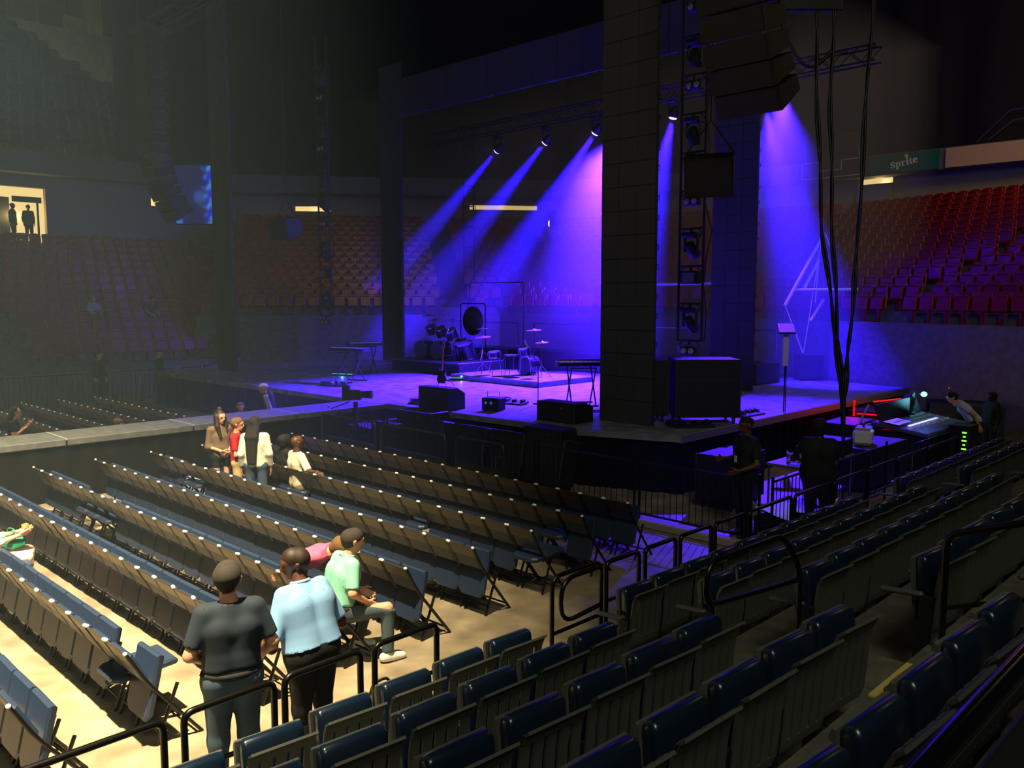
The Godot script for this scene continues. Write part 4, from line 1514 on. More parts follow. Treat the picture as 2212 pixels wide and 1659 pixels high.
func keyboard(label: String, stand_label: String, p: Vector3, turn: float, wood: bool) -> void:
	var t := thing("keyboard_stand", stand_label, "stand", p, turn, "folding keyboard stands")
	for z in [-0.28, 0.28]:
		for q in [-1.0, 1.0]:
			var s := ns()
			tube(s, [Vector3(-0.36 * q, 0.02, z), Vector3(0.33 * q, 0.88, z)], 0.017, 6)
			obj(t, "leg", s, M.gear_black)
	for q in [-1.0, 1.0]:
		var s := ns()
		tube(s, [Vector3(-0.36 * q, 0.02, -0.34), Vector3(-0.36 * q, 0.02, 0.34)], 0.02, 6)
		obj(t, "foot_bar", s, M.gear_black)
		s = ns()
		tube(s, [Vector3(0.33 * q, 0.88, -0.3), Vector3(0.33 * q, 0.88, 0.3)], 0.02, 6)
		obj(t, "bar", s, M.gear_black)
	var k := thing("keyboard", label, "keyboard", p + Vector3(0, 0.90, 0), turn, "keyboards on the stage")
	var s := ns()
	bx(s, Vector3(0, 0.05, 0), Vector3(0.36, 0.09, 1.12), Basis(), 0.012)
	obj(k, "case", s, M.gear_black)
	s = ns()
	for q in [-0.575, 0.575]:
		bx(s, Vector3(0, 0.055, q), Vector3(0.38, 0.12, 0.03), Basis(), 0.008)
	if wood:
		bx(s, Vector3(0.17, 0.10, 0), Vector3(0.03, 0.10, 1.14), Basis(), 0.008)
	obj(k, "cheek", s, M.wood if wood else M.gear_black)
	var w := ns()
	bx(w, Vector3.ZERO, Vector3(0.14, 0.02, 0.028))
	var wm := mesh_of(w)
	for i in 36:
		put(k, "key", wm, M.white_paint, Transform3D(Basis(), Vector3(-0.10, 0.10, -0.52 + i * 0.0297)))
	var bk := ns()
	bx(bk, Vector3.ZERO, Vector3(0.09, 0.02, 0.016))
	var bm := mesh_of(bk)
	for i in 35:
		if i % 7 in [0, 1, 3, 4, 5]:
			put(k, "black_key", bm, M.gear_black, Transform3D(Basis(), Vector3(-0.07, 0.112, -0.505 + i * 0.0297)))

func mic_stand(label: String, p: Vector3, h: float, boom: Vector3) -> void:
	var t := thing("microphone_stand", label, "microphone stand", p, 0.0, "microphone stands")
	var s := ns()
	lathe(s, [Vector2(0.0, 0.0), Vector2(0.13, 0.0), Vector2(0.12, 0.02), Vector2(0.02, 0.035), Vector2(0.0, 0.035)], 16, Transform3D())
	obj(t, "base", s, M.gear_black)
	s = ns()
	tube(s, [Vector3(0, 0.02, 0), Vector3(0, h, 0)], 0.012, 6)
	obj(t, "pole", s, M.gear_black)
	s = ns()
	tube(s, [Vector3(0, h, 0) - boom * 0.2, Vector3(0, h, 0) + boom], 0.009, 6)
	obj(t, "boom", s, M.gear_black)
	s = ns()
	var e := Vector3(0, h, 0) + boom
	tube(s, [e, e + boom.normalized() * 0.15], 0.014, 8, 0.02)
	ball(s, e + boom.normalized() * 0.17, Vector3.ONE * 0.027, 10, 6)
	obj(t, "microphone", s, M.steel)

func pedal_board(label: String, p: Vector3, turn: float, n: int) -> void:
	var t := thing("pedal_board", label, "pedals", p, turn, "pedals and coiled cables on the stage floor")
	var s := ns()
	bx(s, Vector3(0, 0.03, 0), Vector3(0.36, 0.05, 0.8), Basis(Vector3.BACK, 0.1), 0.01)
	obj(t, "tray", s, M.gear_black)
	for i in n:
		s = ns()
		bx(s, Vector3(0.02 * (i % 2), 0.09, -0.32 + 0.64 * i / (n - 1)), Vector3(0.13, 0.06, 0.08), Basis(Vector3.BACK, 0.15), 0.01)
		obj(t, "pedal", s, [M.gear_black, M.steel, M.case_edge][i % 3])
	s = ns()
	var pts := []
	for k in 26:
		var a := k * 0.9
		pts.append(Vector3(0.1 + cos(a) * 0.22, 0.02 + 0.004 * k, -0.3 + sin(a) * 0.2))
	tube(s, pts, 0.012, 5)
	obj(t, "cable", s, M.cable)

func build_stage_gear() -> void:
	var Y := STAGE_H
	flight_case("large black wheeled case at the right stage corner", Vector3(14.85, Y, -9.15), deg_to_rad(46), Vector3(0.75, 1.14, 1.26))
	flight_case("narrow black case behind the front right banner", Vector3(14.34, Y, -10.02), deg_to_rad(46), Vector3(0.7, 1.10, 0.5))
	flight_case("grey-edged amplifier case below the white frame", Vector3(24.5, Y, -11.5), deg_to_rad(46), Vector3(0.5, 0.78, 0.66), false)
	wedge_box("black wedge speaker standing on the stage edge behind the pit barrier", Vector3(12.55, Y, -14.45), 0.05, Vector3(0.55, 0.50, 0.95), 0.25)
	wedge_box("lower black speaker below the wedge at the stage edge", Vector3(11.85, 0.62, -14.25), 0.05, Vector3(0.6, 0.52, 1.05), 0.05)
	wedge_box("flat black wedge speaker left of the front right banner", Vector3(13.0, Y, -11.2), 0.0, Vector3(0.6, 0.40, 1.0), 0.2)
	wedge_box("black speaker below the flat wedge at the stage edge", Vector3(12.0, 0.70, -10.7), 0.0, Vector3(0.5, 0.44, 0.95), 0.05)
	var sb := thing("small_amplifier", "small black amplifier box with two pale dials at the stage front", "amplifier", Vector3(13.1, Y, -13.35), 0.3)
	var s := ns()
	bx(s, Vector3(0, 0.15, 0), Vector3(0.34, 0.28, 0.42), Basis(), 0.015)
	obj(sb, "cabinet", s, M.gear_black)
	for q in [-0.1, 0.03]:
		s = ns()
		lathe(s, [Vector2(0.0, 0.0), Vector2(0.035, 0.0), Vector2(0.035, 0.015), Vector2(0.0, 0.015)], 10, Transform3D(Basis(Vector3.BACK, PI / 2), Vector3(-0.172, 0.18, q)))
		obj(sb, "dial", s, M.white_paint)
	s = ns()
	for q in [-0.15, 0.15]:
		tube(s, [Vector3(0, 0.28, q), Vector3(0, 0.42, q)], 0.008, 5)
	obj(sb, "aerial", s, M.gear_black)
	# big drum kit on its riser
	var R := Vector3(19.3, Y + 0.4, -21.6)
	var side := Basis(Vector3.BACK, PI / 2)
	drum("bass_drum", "large bass drum of the big kit, left one", R + Vector3(-0.6, 0.31, -0.75), 0.31, 0.42, side)
	drum("bass_drum", "large bass drum of the big kit, middle one", R + Vector3(-0.6, 0.31, 0.05), 0.31, 0.42, side)
	drum("bass_drum", "large upright drum at the right of the big kit", R + Vector3(-0.35, 0.33, 0.95), 0.30, 0.5, Basis(Vector3.BACK, 0.25), 0.33)
	drum("tom_drum", "tilted tom of the big kit, left one", R + Vector3(-0.45, 0.98, -0.6), 0.17, 0.24, Basis(Vector3.BACK, 0.5))
	drum("tom_drum", "tilted tom of the big kit, middle one", R + Vector3(-0.45, 0.92, -0.12), 0.18, 0.26, Basis(Vector3.BACK, 0.5))
	drum("tom_drum", "tilted tom of the big kit, right one", R + Vector3(-0.45, 0.86, 0.4), 0.20, 0.28, Basis(Vector3.BACK, 0.5))
	drum("snare_drum", "snare drum deep in the big kit", R + Vector3(0.25, 0.62, 0.1), 0.18, 0.15, Basis(), 0.62)
	cymbal("high cymbal at the left of the big kit", R + Vector3(-0.2, 0, -1.05), 1.45, 0.26, 0.1)
	cymbal("cymbal above the middle toms of the big kit", R + Vector3(-0.5, 0, -0.35), 1.32, 0.22, 0.12)
	cymbal("cymbal at the right of the big kit toms", R + Vector3(-0.5, 0, 0.55), 1.34, 0.24, -0.1)
	cymbal("low cymbal at the far right of the big kit", R + Vector3(0.2, 0, 1.2), 1.05, 0.2, 0.1)
	# gong behind it
	var g := thing("gong", "large round gong hanging in a frame behind the big kit", "gong", R + Vector3(1.0, 0, -0.1))
	s = ns()
	lathe(s, [Vector2(0.0, -0.02), Vector2(0.5, -0.02), Vector2(0.5, 0.02), Vector2(0.1, 0.035), Vector2(0.0, 0.035)], 28, Transform3D(side, Vector3(0, 1.25, 0)))
	obj(g, "disc", s, mt("gong_dull", Color(0.24, 0.23, 0.24), 0.55, 0.3))
	s = ns()
	tube(s, rounded([Vector3(0, 0, -0.62), Vector3(0, 1.85, -0.62), Vector3(0, 1.85, 0.62), Vector3(0, 0, 0.62)], 0.1), 0.02, 6)
	obj(g, "frame", s, M.gear_black)
	# percussion kit on the thin riser
	var Q := Vector3(18.4, Y + 0.16, -17.6)
	drum("snare_drum", "bright snare drum of the small kit", Q + Vector3(-0.55, 0.62, -0.55), 0.18, 0.16, Basis(Vector3.BACK, 0.12), 0.62)
	drum("floor_tom", "floor tom at the front of the small kit", Q + Vector3(-0.35, 0.40, -0.05), 0.22, 0.42, Basis(), 0.40)
	drum("tom_drum", "small tom at the right of the small kit", Q + Vector3(-0.3, 0.74, 0.45), 0.16, 0.22, Basis(Vector3.BACK, 0.3), 0.74)
	drum("bass_drum", "bass drum of the small kit seen side on", Q + Vector3(0.25, 0.28, 0.1), 0.28, 0.40, side)
	cymbal("left crash cymbal of the small kit", Q + Vector3(-0.5, 0, -1.1), 1.12, 0.25, 0.12)
	cymbal("highest cymbal of the small kit", Q + Vector3(0.2, 0, 0.35), 1.35, 0.23, 0.08)
	cymbal("right cymbal of the small kit", Q + Vector3(-0.1, 0, 0.95), 1.02, 0.19, 0.1)
	# keyboards
	keyboard("dark keyboard at the left of the stage", "folding stand under the dark left keyboard", Vector3(14.6, Y, -20.9), deg_to_rad(20), false)
	keyboard("keyboard with wooden cheeks at the centre of the stage", "folding stand under the wooden keyboard", Vector3(15.2, Y, -12.6), deg_to_rad(50), true)
	keyboard("second keyboard beside the dark one at the back left", "folding stand of the second left keyboard", Vector3(16.6, Y, -22.9), deg_to_rad(70), false)
	mic_stand("microphone on a straight stand in the middle of the stage", Vector3(14.6, Y, -13.4), 0.95, Vector3(-0.1, 0.36, -0.22))
	mic_stand("microphone stand beside the wooden keyboard", Vector3(15.9, Y, -10.4), 1.0, Vector3(-0.2, 0.3, 0.1))
	mic_stand("microphone stand before the drum riser", Vector3(16.9, Y, -19.4), 1.1, Vector3(-0.1, 0.3, 0.3))
	# guitar on its stand
	var gs := thing("guitar_stand", "low black guitar stand in the middle of the stage", "stand", Vector3(15.7, Y, -17.9), 0.2)
	tripod(gs, 0.55, 0.28, M.gear_black)
	var gt := thing("electric_guitar", "dark electric guitar standing upright on its stand", "guitar", Vector3(15.62, Y, -17.9), 0.2)
	var lean := Transform3D(Basis(Vector3.BACK, -0.12), Vector3(-0.1, 0.10, 0))
	var body := PackedVector2Array()
	for q in [[-0.10, 0.0], [-0.16, 0.08], [-0.15, 0.18], [-0.10, 0.24], [-0.14, 0.32], [-0.12, 0.42], [-0.05, 0.36], [0.05, 0.36], [0.10, 0.40], [0.13, 0.31], [0.10, 0.24], [0.15, 0.18], [0.16, 0.08], [0.10, 0.0]]:
		body.append(Vector2(q[0], q[1]))
	s = ns()
	prism(s, body, -0.02, 0.02, lean * Transform3D(Basis(Vector3.UP, PI / 2), Vector3.ZERO), 0.008)
	obj(gt, "body", s, mt("guitar_dark", Color(0.12, 0.05, 0.04), 0.2))
	s = ns()
	bx(s, lean * Vector3(-0.02, 0.68, 0), Vector3(0.02, 0.66, 0.05), lean.basis, 0.006)
	obj(gt, "neck", s, M.wood)
	s = ns()
	bx(s, lean * Vector3(-0.02, 1.08, 0.01), Vector3(0.02, 0.17, 0.08), lean.basis, 0.006)
	obj(gt, "headstock", s, M.wood)
	pedal_board("pedals and coiled cable in front of the microphone stand", Vector3(14.2, Y, -13.9), 0.2, 4)
	pedal_board("pedals and cables right of the large black case", Vector3(16.3, Y, -8.95), 1.5, 5)
	pedal_board("pedals below the front right banner", Vector3(14.1, Y, -8.9), 1.0, 4)
	pedal_board("pedals on the left of the stage near the dark keyboard", Vector3(13.6, Y, -20.2), 0.4, 4)
	pedal_board("tangle of pedals at the stage front near the video camera", Vector3(12.7, Y, -15.2), 0.1, 5)
	# pipe frame behind the big kit
	var pf := thing("pipe_frame", "tall rectangular pipe frame standing behind the big drum kit", "frame", Vector3(22.2, Y, -22.6))
	s = ns()
	tube(s, [Vector3(0, 0.6, -1.3), Vector3(0, 3.0, -1.3), Vector3(0, 3.0, 1.5), Vector3(0, 0.6, 1.5)], 0.035, 6)
	obj(pf, "pipe", s, M.steel)
	var pr := thing("pale_tube", "level pale tube behind the right lighting ladder", "tube", Vector3(22.0, 3.95, -14.6))
	s = ns()
	tube(s, [Vector3(0, 0, -1.6), Vector3(0, 0.03, 2.0)], 0.04, 8)
	obj(pr, "pipe", s, M.white_paint)
	s = ns()
	for q in [-1.5, 1.9]:
		tube(s, [Vector3(0, 0, q), Vector3(0, -2.2, q)], 0.02, 6)
	obj(pr, "leg", s, M.gear_black)
	# teleprompter on its stand
	var tp := thing("teleprompter", "dark prompter screen on a thin stand at the right stage edge", "prompter", Vector3(17.4, Y, -8.7), deg_to_rad(35))
	s = ns()
	tube(s, [Vector3(0, 0.0, 0), Vector3(0, 1.75, 0)], 0.016, 6)
	tube(s, [Vector3(0.04, 0.0, 0.04), Vector3(0.03, 1.3, 0.03)], 0.01, 6)
	obj(tp, "pole", s, M.gear_black)
	s = ns()
	bx(s, Vector3(0, 1.80, 0), Vector3(0.42, 0.05, 0.36), Basis(Vector3.BACK, 0.45), 0.012)
	obj(tp, "screen_box", s, M.gear_black)
	s = ns()
	bx(s, Vector3(-0.03, 1.35, 0), Vector3(0.02, 0.7, 0.12), Basis(), 0.005)
	obj(tp, "sheet", s, M.paper, "pale hanging set list sheet")
	# white folding frame in the haze
	var wf := thing("white_frame", "white angular tube frame leaning in the blue haze", "frame", Vector3(24.35, 1.88, -11.6))
	var o := Vector3(24.35, 1.88, -11.6)
	for q in [[Vector3(24.92, 5.35, -11.42), Vector3(23.99, 3.33, -12.06), 0.05], [Vector3(24.88, 4.69, -11.47), Vector3(24.5, 3.84, -11.72), 0.05], [Vector3(24.26, 3.79, -11.89), Vector3(25.58, 3.81, -10.57), 0.046], [Vector3(24.97, 3.51, -11.33), Vector3(24.64, 2.87, -11.56), 0.046], [Vector3(23.99, 3.33, -12.06), Vector3(24.31, 1.92, -11.61), 0.018], [Vector3(24.86, 4.64, -11.47), Vector3(24.83, 3.41, -11.52), 0.02], [Vector3(25.02, 5.49, -11.38), Vector3(25.13, 5.11, -11.28), 0.02], [Vector3(24.35, 1.92, -11.6), Vector3(24.92, 5.35, -11.42), 0.012]]:
		s = ns()
		tube(s, [q[0] - o, q[1] - o], q[2], 6)
		obj(wf, "bar", s, M.white_paint)
	# strip lamps lying on the stage floor
	for q in [["thin pale strip lamp lying at the left of the stage", Vector3(15.5, Y, -22.6), 0.5], ["thin cyan strip lamp lying before the small kit", Vector3(17.2, Y, -18.9), 0.6]]:
		var sl := thing("strip_lamp", q[0], "lamp", q[1], q[2], "strip lamps on the stage floor")
		s = ns()
		bx(s, Vector3(0, 0.03, 0), Vector3(0.07, 0.06, 0.75), Basis(), 0.01)
		obj(sl, "housing", s, M.gear_black)
		s = ns()
		bx(s, Vector3(-0.01, 0.064, 0), Vector3(0.05, 0.01, 0.7))
		obj(sl, "lens", s, glow("strip_glow", Color(0.45, 0.85, 1.0), 1.0))
		var l := OmniLight3D.new()
		l.name = "strip_light"
		l.light_color = Color(0.45, 0.85, 1.0)
		l.light_energy = 0.05
		l.omni_range = 20.0
		l.shadow_enabled = true
		add_child(l)
		l.position = q[1] + Vector3(0, 0.12, 0)

# ---------------------------------------------------------------- pit, wings and the mixing place
func build_wings() -> void:
	var s: SurfaceTool
	# speakers below the stage front, tipped back
	for q in [[-10.55, 0.25], [-11.55, 0.2], [-12.6, 0.2], [-13.9, 0.2]]:
		var i: int = [-10.55, -11.55, -12.6, -13.9].find(q[0]) + 1
		var t := thing("front_fill_speaker", "tilted black front speaker below the stage edge, %s from the right" % nth(i), "loudspeaker", Vector3(11.85, 0.05, q[0]), 0.0, "front speakers below the stage edge")
		s = ns()
		bx(s, Vector3(0, 0.48, 0), Vector3(0.45, 0.86, 0.92), Basis(Vector3.BACK, -q[1]), 0.02)
		obj(t, "cabinet", s, M.gear_black)
		s = ns()
		bx(s, Vector3(-0.23, 0.48, 0), Vector3(0.015, 0.78, 0.84), Basis(Vector3.BACK, -q[1]))
		obj(t, "grille", s, M.grille)
	# flight case with pale stencils near the video camera
	var fc := flight_case("tall black flight case with faint white stencils in the pit", Vector3(11.3, 0, -14.55), 0.0, Vector3(0.6, 0.80, 0.75))
	s = ns()
	for q in [[0.64, 0.3, 0.05], [0.46, 0.34, 0.1], [0.30, 0.5, 0.02]]:
		bx(s, Vector3(-0.303, q[0], 0.02), Vector3(0.006, q[2], q[1]))
	obj(fc, "stencil", s, mt("stencil", Color(0.30, 0.30, 0.30), 0.8), "worn pale stencil patches")
	s = ns()
	bx(s, Vector3(-0.303, 0.80, 0.05), Vector3(0.006, 0.05, 0.22))
	obj(fc, "sticker", s, mt("sticker_red", Color(0.45, 0.05, 0.12), 0.7), "red sticker")
	flight_case("low black flight case left of the stencilled case", Vector3(11.3, 0, -15.5), 0.0, Vector3(0.6, 0.62, 0.8))
	# slim steel frames in the pit
	for q in [[-11.7, 0.75, "slim pale metal frame standing in the pit, taller one"], [-11.33, 0.56, "slim pale metal frame standing in the pit, shorter one"]]:
		var t := thing("steel_frame", q[2], "frame", Vector3(11.3, 0, q[0]), 0.0, "slim frames in the pit")
		s = ns()
		tube(s, [Vector3(0, 0, -0.13), Vector3(0, q[1], -0.13), Vector3(0, q[1], 0.13), Vector3(0, 0, 0.13)], 0.02, 6)
		obj(t, "frame", s, M.steel)
		s = ns()
		tube(s, [Vector3(0, q[1] * 0.4, -0.13), Vector3(0, q[1] * 0.4, 0.13)], 0.012, 6)
		obj(t, "crossbar", s, M.steel)
	# video camera on a tripod
	var vc := thing("video_camera", "black broadcast video camera on a tripod beside the runway", "camera", Vector3(11.0, 0, -15.55), deg_to_rad(-52))
	s = ns()
	tube(s, [Vector3(0, 0.5, 0), Vector3(0, 1.28, 0)], 0.05, 10)
	obj(vc, "column", s, M.gear_black)
	for k in 3:
		s = ns()
		var a := TAU * k / 3.0
		tube(s, [Vector3(0, 0.85, 0), Vector3(cos(a) * 0.42, 0.0, sin(a) * 0.42)], 0.028, 6)
		obj(vc, "leg", s, M.gear_black)
	s = ns()
	bx(s, Vector3(-0.08, 1.44, 0), Vector3(0.42, 0.22, 0.16), Basis(), 0.02)
	bx(s, Vector3(-0.2, 1.60, 0.02), Vector3(0.16, 0.12, 0.14), Basis(), 0.02)
	obj(vc, "body", s, M.gear_black)
	s = ns()
	tube(s, [Vector3(0.12, 1.45, 0), Vector3(0.38, 1.45, 0)], 0.07, 12, 0.09)
	obj(vc, "lens", s, M.gear_black)
	s = ns()
	tube(s, [Vector3(-0.1, 1.3, 0.1), Vector3(-0.5, 1.15, 0.16)], 0.014, 6)
	obj(vc, "pan_bar", s, M.gear_black)
	var t2 := thing("tripod_stand", "empty black tripod beside the runway, left of the camera", "tripod", Vector3(11.0, 0, -18.4))
	tripod(t2, 1.3, 0.5, M.gear_black)
	# tables and desk right of the stage
	var tb := thing("work_table", "long dark work table behind the guards, cluttered", "table", Vector3(14.3, 0, -6.6), 0.0)
	s = ns()
	bx(s, Vector3(0, 0.75, 0), Vector3(1.9, 0.05, 0.75), Basis(), 0.01)
	obj(tb, "table_top", s, mt("table_grey", Color(0.35, 0.35, 0.38), 0.5))
	for a in [-0.9, 0.9]:
		for b in [-0.33, 0.33]:
			s = ns()
			tube(s, [Vector3(a, 0, b), Vector3(a, 0.74, b)], 0.02, 6)
			obj(tb, "leg", s, M.steel)
	for q in [["coil of pale cable on the work table, left heap", Vector3(13.7, 0.78, -6.6), 0.16], ["coil of pale cable on the work table, right heap", Vector3(14.3, 0.78, -6.75), 0.13], ["small heap of pale cable at the table front", Vector3(14.2, 0.78, -6.35), 0.10]]:
		s = ns()
		var pts := []
		for k in 40:
			var a := k * 0.75
			pts.append(Vector3(cos(a) * (q[2] + 0.03 * sin(k * 1.7)), 0.015 + 0.004 * k + 0.02 * sin(k * 2.3), sin(a) * q[2] * 0.9))
		tube(s, pts, 0.014, 5)
		var o := obj(self, "cable_coil", s, mt("pale_cable", Color(0.55, 0.55, 0.58), 0.4))
		o.position = q[1]
		tag(o, q[0], "cable", "cable coils on the work table")
	var cb := flight_case("dark rack case with a tiny red light on the work table", Vector3(14.95, 0.78, -6.5), 0.1, Vector3(0.5, 0.28, 0.5), false)
	s = ns()
	bx(s, Vector3(-0.255, 0.2, 0.1), Vector3(0.01, 0.02, 0.02))
	obj(cb, "indicator_light", s, glow("red_led", Color(1.0, 0.15, 0.1), 3.0))
	# big cases behind
	var c1 := flight_case("long dark trunk behind the guards", Vector3(16.2, 0, -6.35), 0.0, Vector3(1.7, 0.72, 0.75))
	c1.set_meta("label", "long dark trunk under the bright white tool bag")
	var wb := thing("equipment_bag", "bright white boxy equipment bag on the long trunk", "bag", Vector3(15.9, 0.86, -6.35), 0.3)
	s = ns()
	bx(s, Vector3(0, 0.14, 0), Vector3(0.5, 0.28, 0.34), Basis(), 0.05)
	obj(wb, "body", s, M.white_paint)
	s = ns()
	bx(s, Vector3(0, 0.29, 0), Vector3(0.44, 0.06, 0.28), Basis(), 0.025)
	obj(wb, "lid", s, mt("bag_grey", Color(0.6, 0.6, 0.62), 0.7))
	s = ns()
	tube(s, rounded([Vector3(-0.1, 0.32, 0), Vector3(-0.1, 0.38, 0), Vector3(0.1, 0.38, 0), Vector3(0.1, 0.32, 0)], 0.04), 0.014, 6)
	obj(wb, "handle", s, M.gear_black)
	for q in [[18.2, -7.6, "dark trunk between the stage side and the mixing desk", 1.2], [13.1, -7.5, "dark trunk close to the stage corner", 1.1], [20.6, -8.0, "dark trunk behind the red glow", 1.2]]:
		flight_case(q[2], Vector3(q[0], 0, q[1]), 0.05, Vector3(q[3], 0.8, 0.7))
	# mixing desk
	var md := thing("mixing_desk", "large mixing desk with lit faders right of the stage", "mixing desk", Vector3(19.2, 0.0, -6.45), 0.0)
	s = ns()
	bx(s, Vector3(0, 0.45, 0), Vector3(2.3, 0.72, 0.9), Basis(), 0.02)
	obj(md, "base", s, M.gear_black)
	s = ns()
	bx(s, Vector3(0, 0.88, 0), Vector3(2.5, 0.09, 1.15), Basis(Vector3.RIGHT, 0.14), 0.02)
	obj(md, "console", s, mt("desk_grey", Color(0.30, 0.30, 0.34), 0.4))
	s = ns()
	bx(s, Vector3(0, 1.15, -0.48), Vector3(2.3, 0.4, 0.06), Basis(Vector3.RIGHT, -0.4), 0.015)
	obj(md, "meter_bridge", s, M.gear_black)
	var fd := ns()
	bx(fd, Vector3.ZERO, Vector3(0.03, 0.03, 0.05), Basis(), 0.006)
	var fm := mesh_of(fd)
	var kn := ns()
	lathe(kn, [Vector2(0.014, 0.0), Vector2(0.012, 0.03), Vector2(0.0, 0.03)], 8, Transform3D())
	var km := mesh_of(kn)
	for i in 24:
		put(md, "fader", fm, M.white_paint, Transform3D(Basis(Vector3.RIGHT, 0.14), Vector3(-1.1 + i * 0.09, 0.93, 0.25 + 0.06 * sin(i * 1.9))))
		put(md, "knob", km, M.steel, Transform3D(Basis(Vector3.RIGHT, 0.14), Vector3(-1.1 + i * 0.09, 0.955, 0.0)))
		put(md, "knob", km, M.steel, Transform3D(Basis(Vector3.RIGHT, 0.14), Vector3(-1.1 + i * 0.09, 0.98, -0.15)))
	s = ns()
	bx(s, Vector3(-0.2, 0.948, 0.12), Vector3(1.7, 0.012, 0.05), Basis(Vector3.RIGHT, 0.14))
	obj(md, "lit_display", s, glow("desk_glow", Color(0.75, 0.75, 1.0), 1.4))
	# paper on the desk
	s = ns()
	bx(s, Vector3(0, 0.004, 0), Vector3(0.75, 0.006, 0.32))
	var pp := obj(self, "paper_sheet", s, M.paper)
	pp.transform = Transform3D(Basis(Vector3.RIGHT, 0.14), Vector3(18.35, 0.985, -6.62))
	tag(pp, "large white sheet lying on the left of the mixing desk", "paper")
	# desk lamp, cyan
	var dl := thing("desk_lamp", "cyan glowing gooseneck lamp behind the mixing desk", "lamp", Vector3(20.1, 1.0, -6.9))
	s = ns()
	tube(s, [Vector3(0, 0, 0), Vector3(0, 0.28, 0), Vector3(0.05, 0.42, 0.05), Vector3(0.12, 0.42, 0.12)], 0.012, 6)
	obj(dl, "gooseneck", s, M.gear_black)
	s = ns()
	ball(s, Vector3(0.14, 0.40, 0.14), Vector3(0.07, 0.06, 0.07), 10, 6)
	obj(dl, "bulb", s, glow("cyan_glow", Color(0.5, 0.95, 1.0), 3.0))
	var l := OmniLight3D.new()
	l.name = "desk_light"
	l.light_color = Color(0.5, 0.9, 1.0)
	l.light_energy = 0.35
	l.light_size = 0.05
	l.omni_range = 20.0
	l.shadow_enabled = true
	add_child(l)
	l.position = Vector3(20.24, 1.40, -6.76)
	# screen on the desk
	var mo := thing("monitor_screen", "dark upright monitor standing on the mixing desk", "monitor", Vector3(19.5, 1.02, -6.75), 0.25)
	s = ns()
	bx(s, Vector3(0, 0.26, 0), Vector3(0.62, 0.42, 0.04), Basis(), 0.01)
	bx(s, Vector3(0, 0.02, 0), Vector3(0.2, 0.04, 0.14))
	obj(mo, "housing", s, M.gear_black)
	s = ns()
	bx(s, Vector3(0, 0.26, 0.022), Vector3(0.56, 0.36, 0.005))
	obj(mo, "display", s, mt("screen_off", Color(0.03, 0.07, 0.08), 0.15))
	# red strip lights round the desk
	for q in [["red glowing strip lamp standing at the left behind the desk", Vector3(19.2, 0.9, -7.9), Vector3(0, 0.35, 0)], ["red glowing strip lamp sloping down behind the desk", Vector3(19.25, 0.95, -7.85), Vector3(1.0, -0.12, 0.85)], ["red glowing strip lamp level behind the monitor", Vector3(20.3, 1.12, -7.9), Vector3(0.9, 0.02, 0.3)], ["red glowing strip lamp far behind the desk on the right", Vector3(24.0, 1.2, -7.4), Vector3(1.3, -0.02, 0.6)]]:
		var rs := thing("strip_lamp", q[0], "lamp", q[1], 0.0, "red strip lamps around the mixing desk")
		s = ns()
		tube(s, [Vector3(0, -0.025, 0), q[2] + Vector3(0, -0.025, 0)], 0.022, 6)
		obj(rs, "housing", s, M.gear_black)
		s = ns()
		tube(s, [Vector3.ZERO, q[2]], 0.022, 6)
		obj(rs, "tube", s, glow("red_glow", Color(1.0, 0.05, 0.06), 1.1))
		var rl := OmniLight3D.new()
		rl.name = "red_light"
		rl.light_color = Color(1.0, 0.06, 0.05)
		rl.light_energy = 0.22
		rl.light_size = 0.1
		rl.omni_range = 20.0
		rl.shadow_enabled = true
		add_child(rl)
		rl.position = q[1] + q[2] * 0.5 + Vector3(0, 0.1, 0)
	# rack with green lights
	var rk := flight_case("tall equipment rack with green lights beside the desk", Vector3(19.2, 0, -5.6), 0.0, Vector3(0.5, 0.95, 0.4), false)
	for k in 7:
		s = ns()
		bx(s, Vector3(-0.256, 0.30 + k * 0.085, 0.1), Vector3(0.008, 0.03, 0.05 if k % 2 else 0.09))
		obj(rk, "indicator_light", s, glow("green_led", Color(0.55, 1.0, 0.35), 1.6))
	# tripod stand with chrome arms left of the desk
	var ts := thing("tripod_stand", "folding stand with pale legs left of the mixing desk", "tripod", Vector3(18.0, 0.86, -7.3))
	for q in [Vector3(0.25, 0.45, 0.1), Vector3(0.6, 0.02, 0.2), Vector3(0.3, -0.02, 0.5)]:
		s = ns()
		tube(s, [Vector3.ZERO, q], 0.03, 6, 0.02)
		obj(ts, "leg", s, M.pale_metal)
	var kb := thing("black_bag", "rounded black bag on the floor behind the stand rail", "bag", Vector3(3.95, 0.0, -5.32), 0.1)
	s = ns()
	ball(s, Vector3(0, 0.24, 0), Vector3(0.30, 0.26, 0.15), 14, 8)
	obj(kb, "body", s, mt("bag_black", Color(0.03, 0.03, 0.035), 0.7))
	s = ns()
	tube(s, rounded([Vector3(-0.12, 0.44, 0), Vector3(-0.08, 0.56, 0), Vector3(0.08, 0.56, 0), Vector3(0.12, 0.44, 0)], 0.05), 0.012, 6)
	obj(kb, "handle", s, M.bag_black)
	# dark cases beyond, and a scrap heap of gear
	for q in [[22.6, -6.2, 0.9, "dark case beyond the mixing desk, left"], [24.0, -5.2, 1.0, "dark case beyond the mixing desk, right"], [23.2, -7.2, 0.8, "dark case beyond the red lamps"]]:
		flight_case(q[3], Vector3(q[0], 0, q[1]), 0.4, Vector3(1.2, q[2], 0.8))
	var yb := thing("cloth_bundle", "dull yellow cloth bundle lying behind the mixing desk", "bundle", Vector3(24.9, 1.16, -5.4))
	s = ns()
	ball(s, Vector3(0, 0.14, 0), Vector3(0.3, 0.16, 0.24), 10, 6)
	ball(s, Vector3(0.2, 0.12, 0.1), Vector3(0.2, 0.13, 0.2), 9, 5)
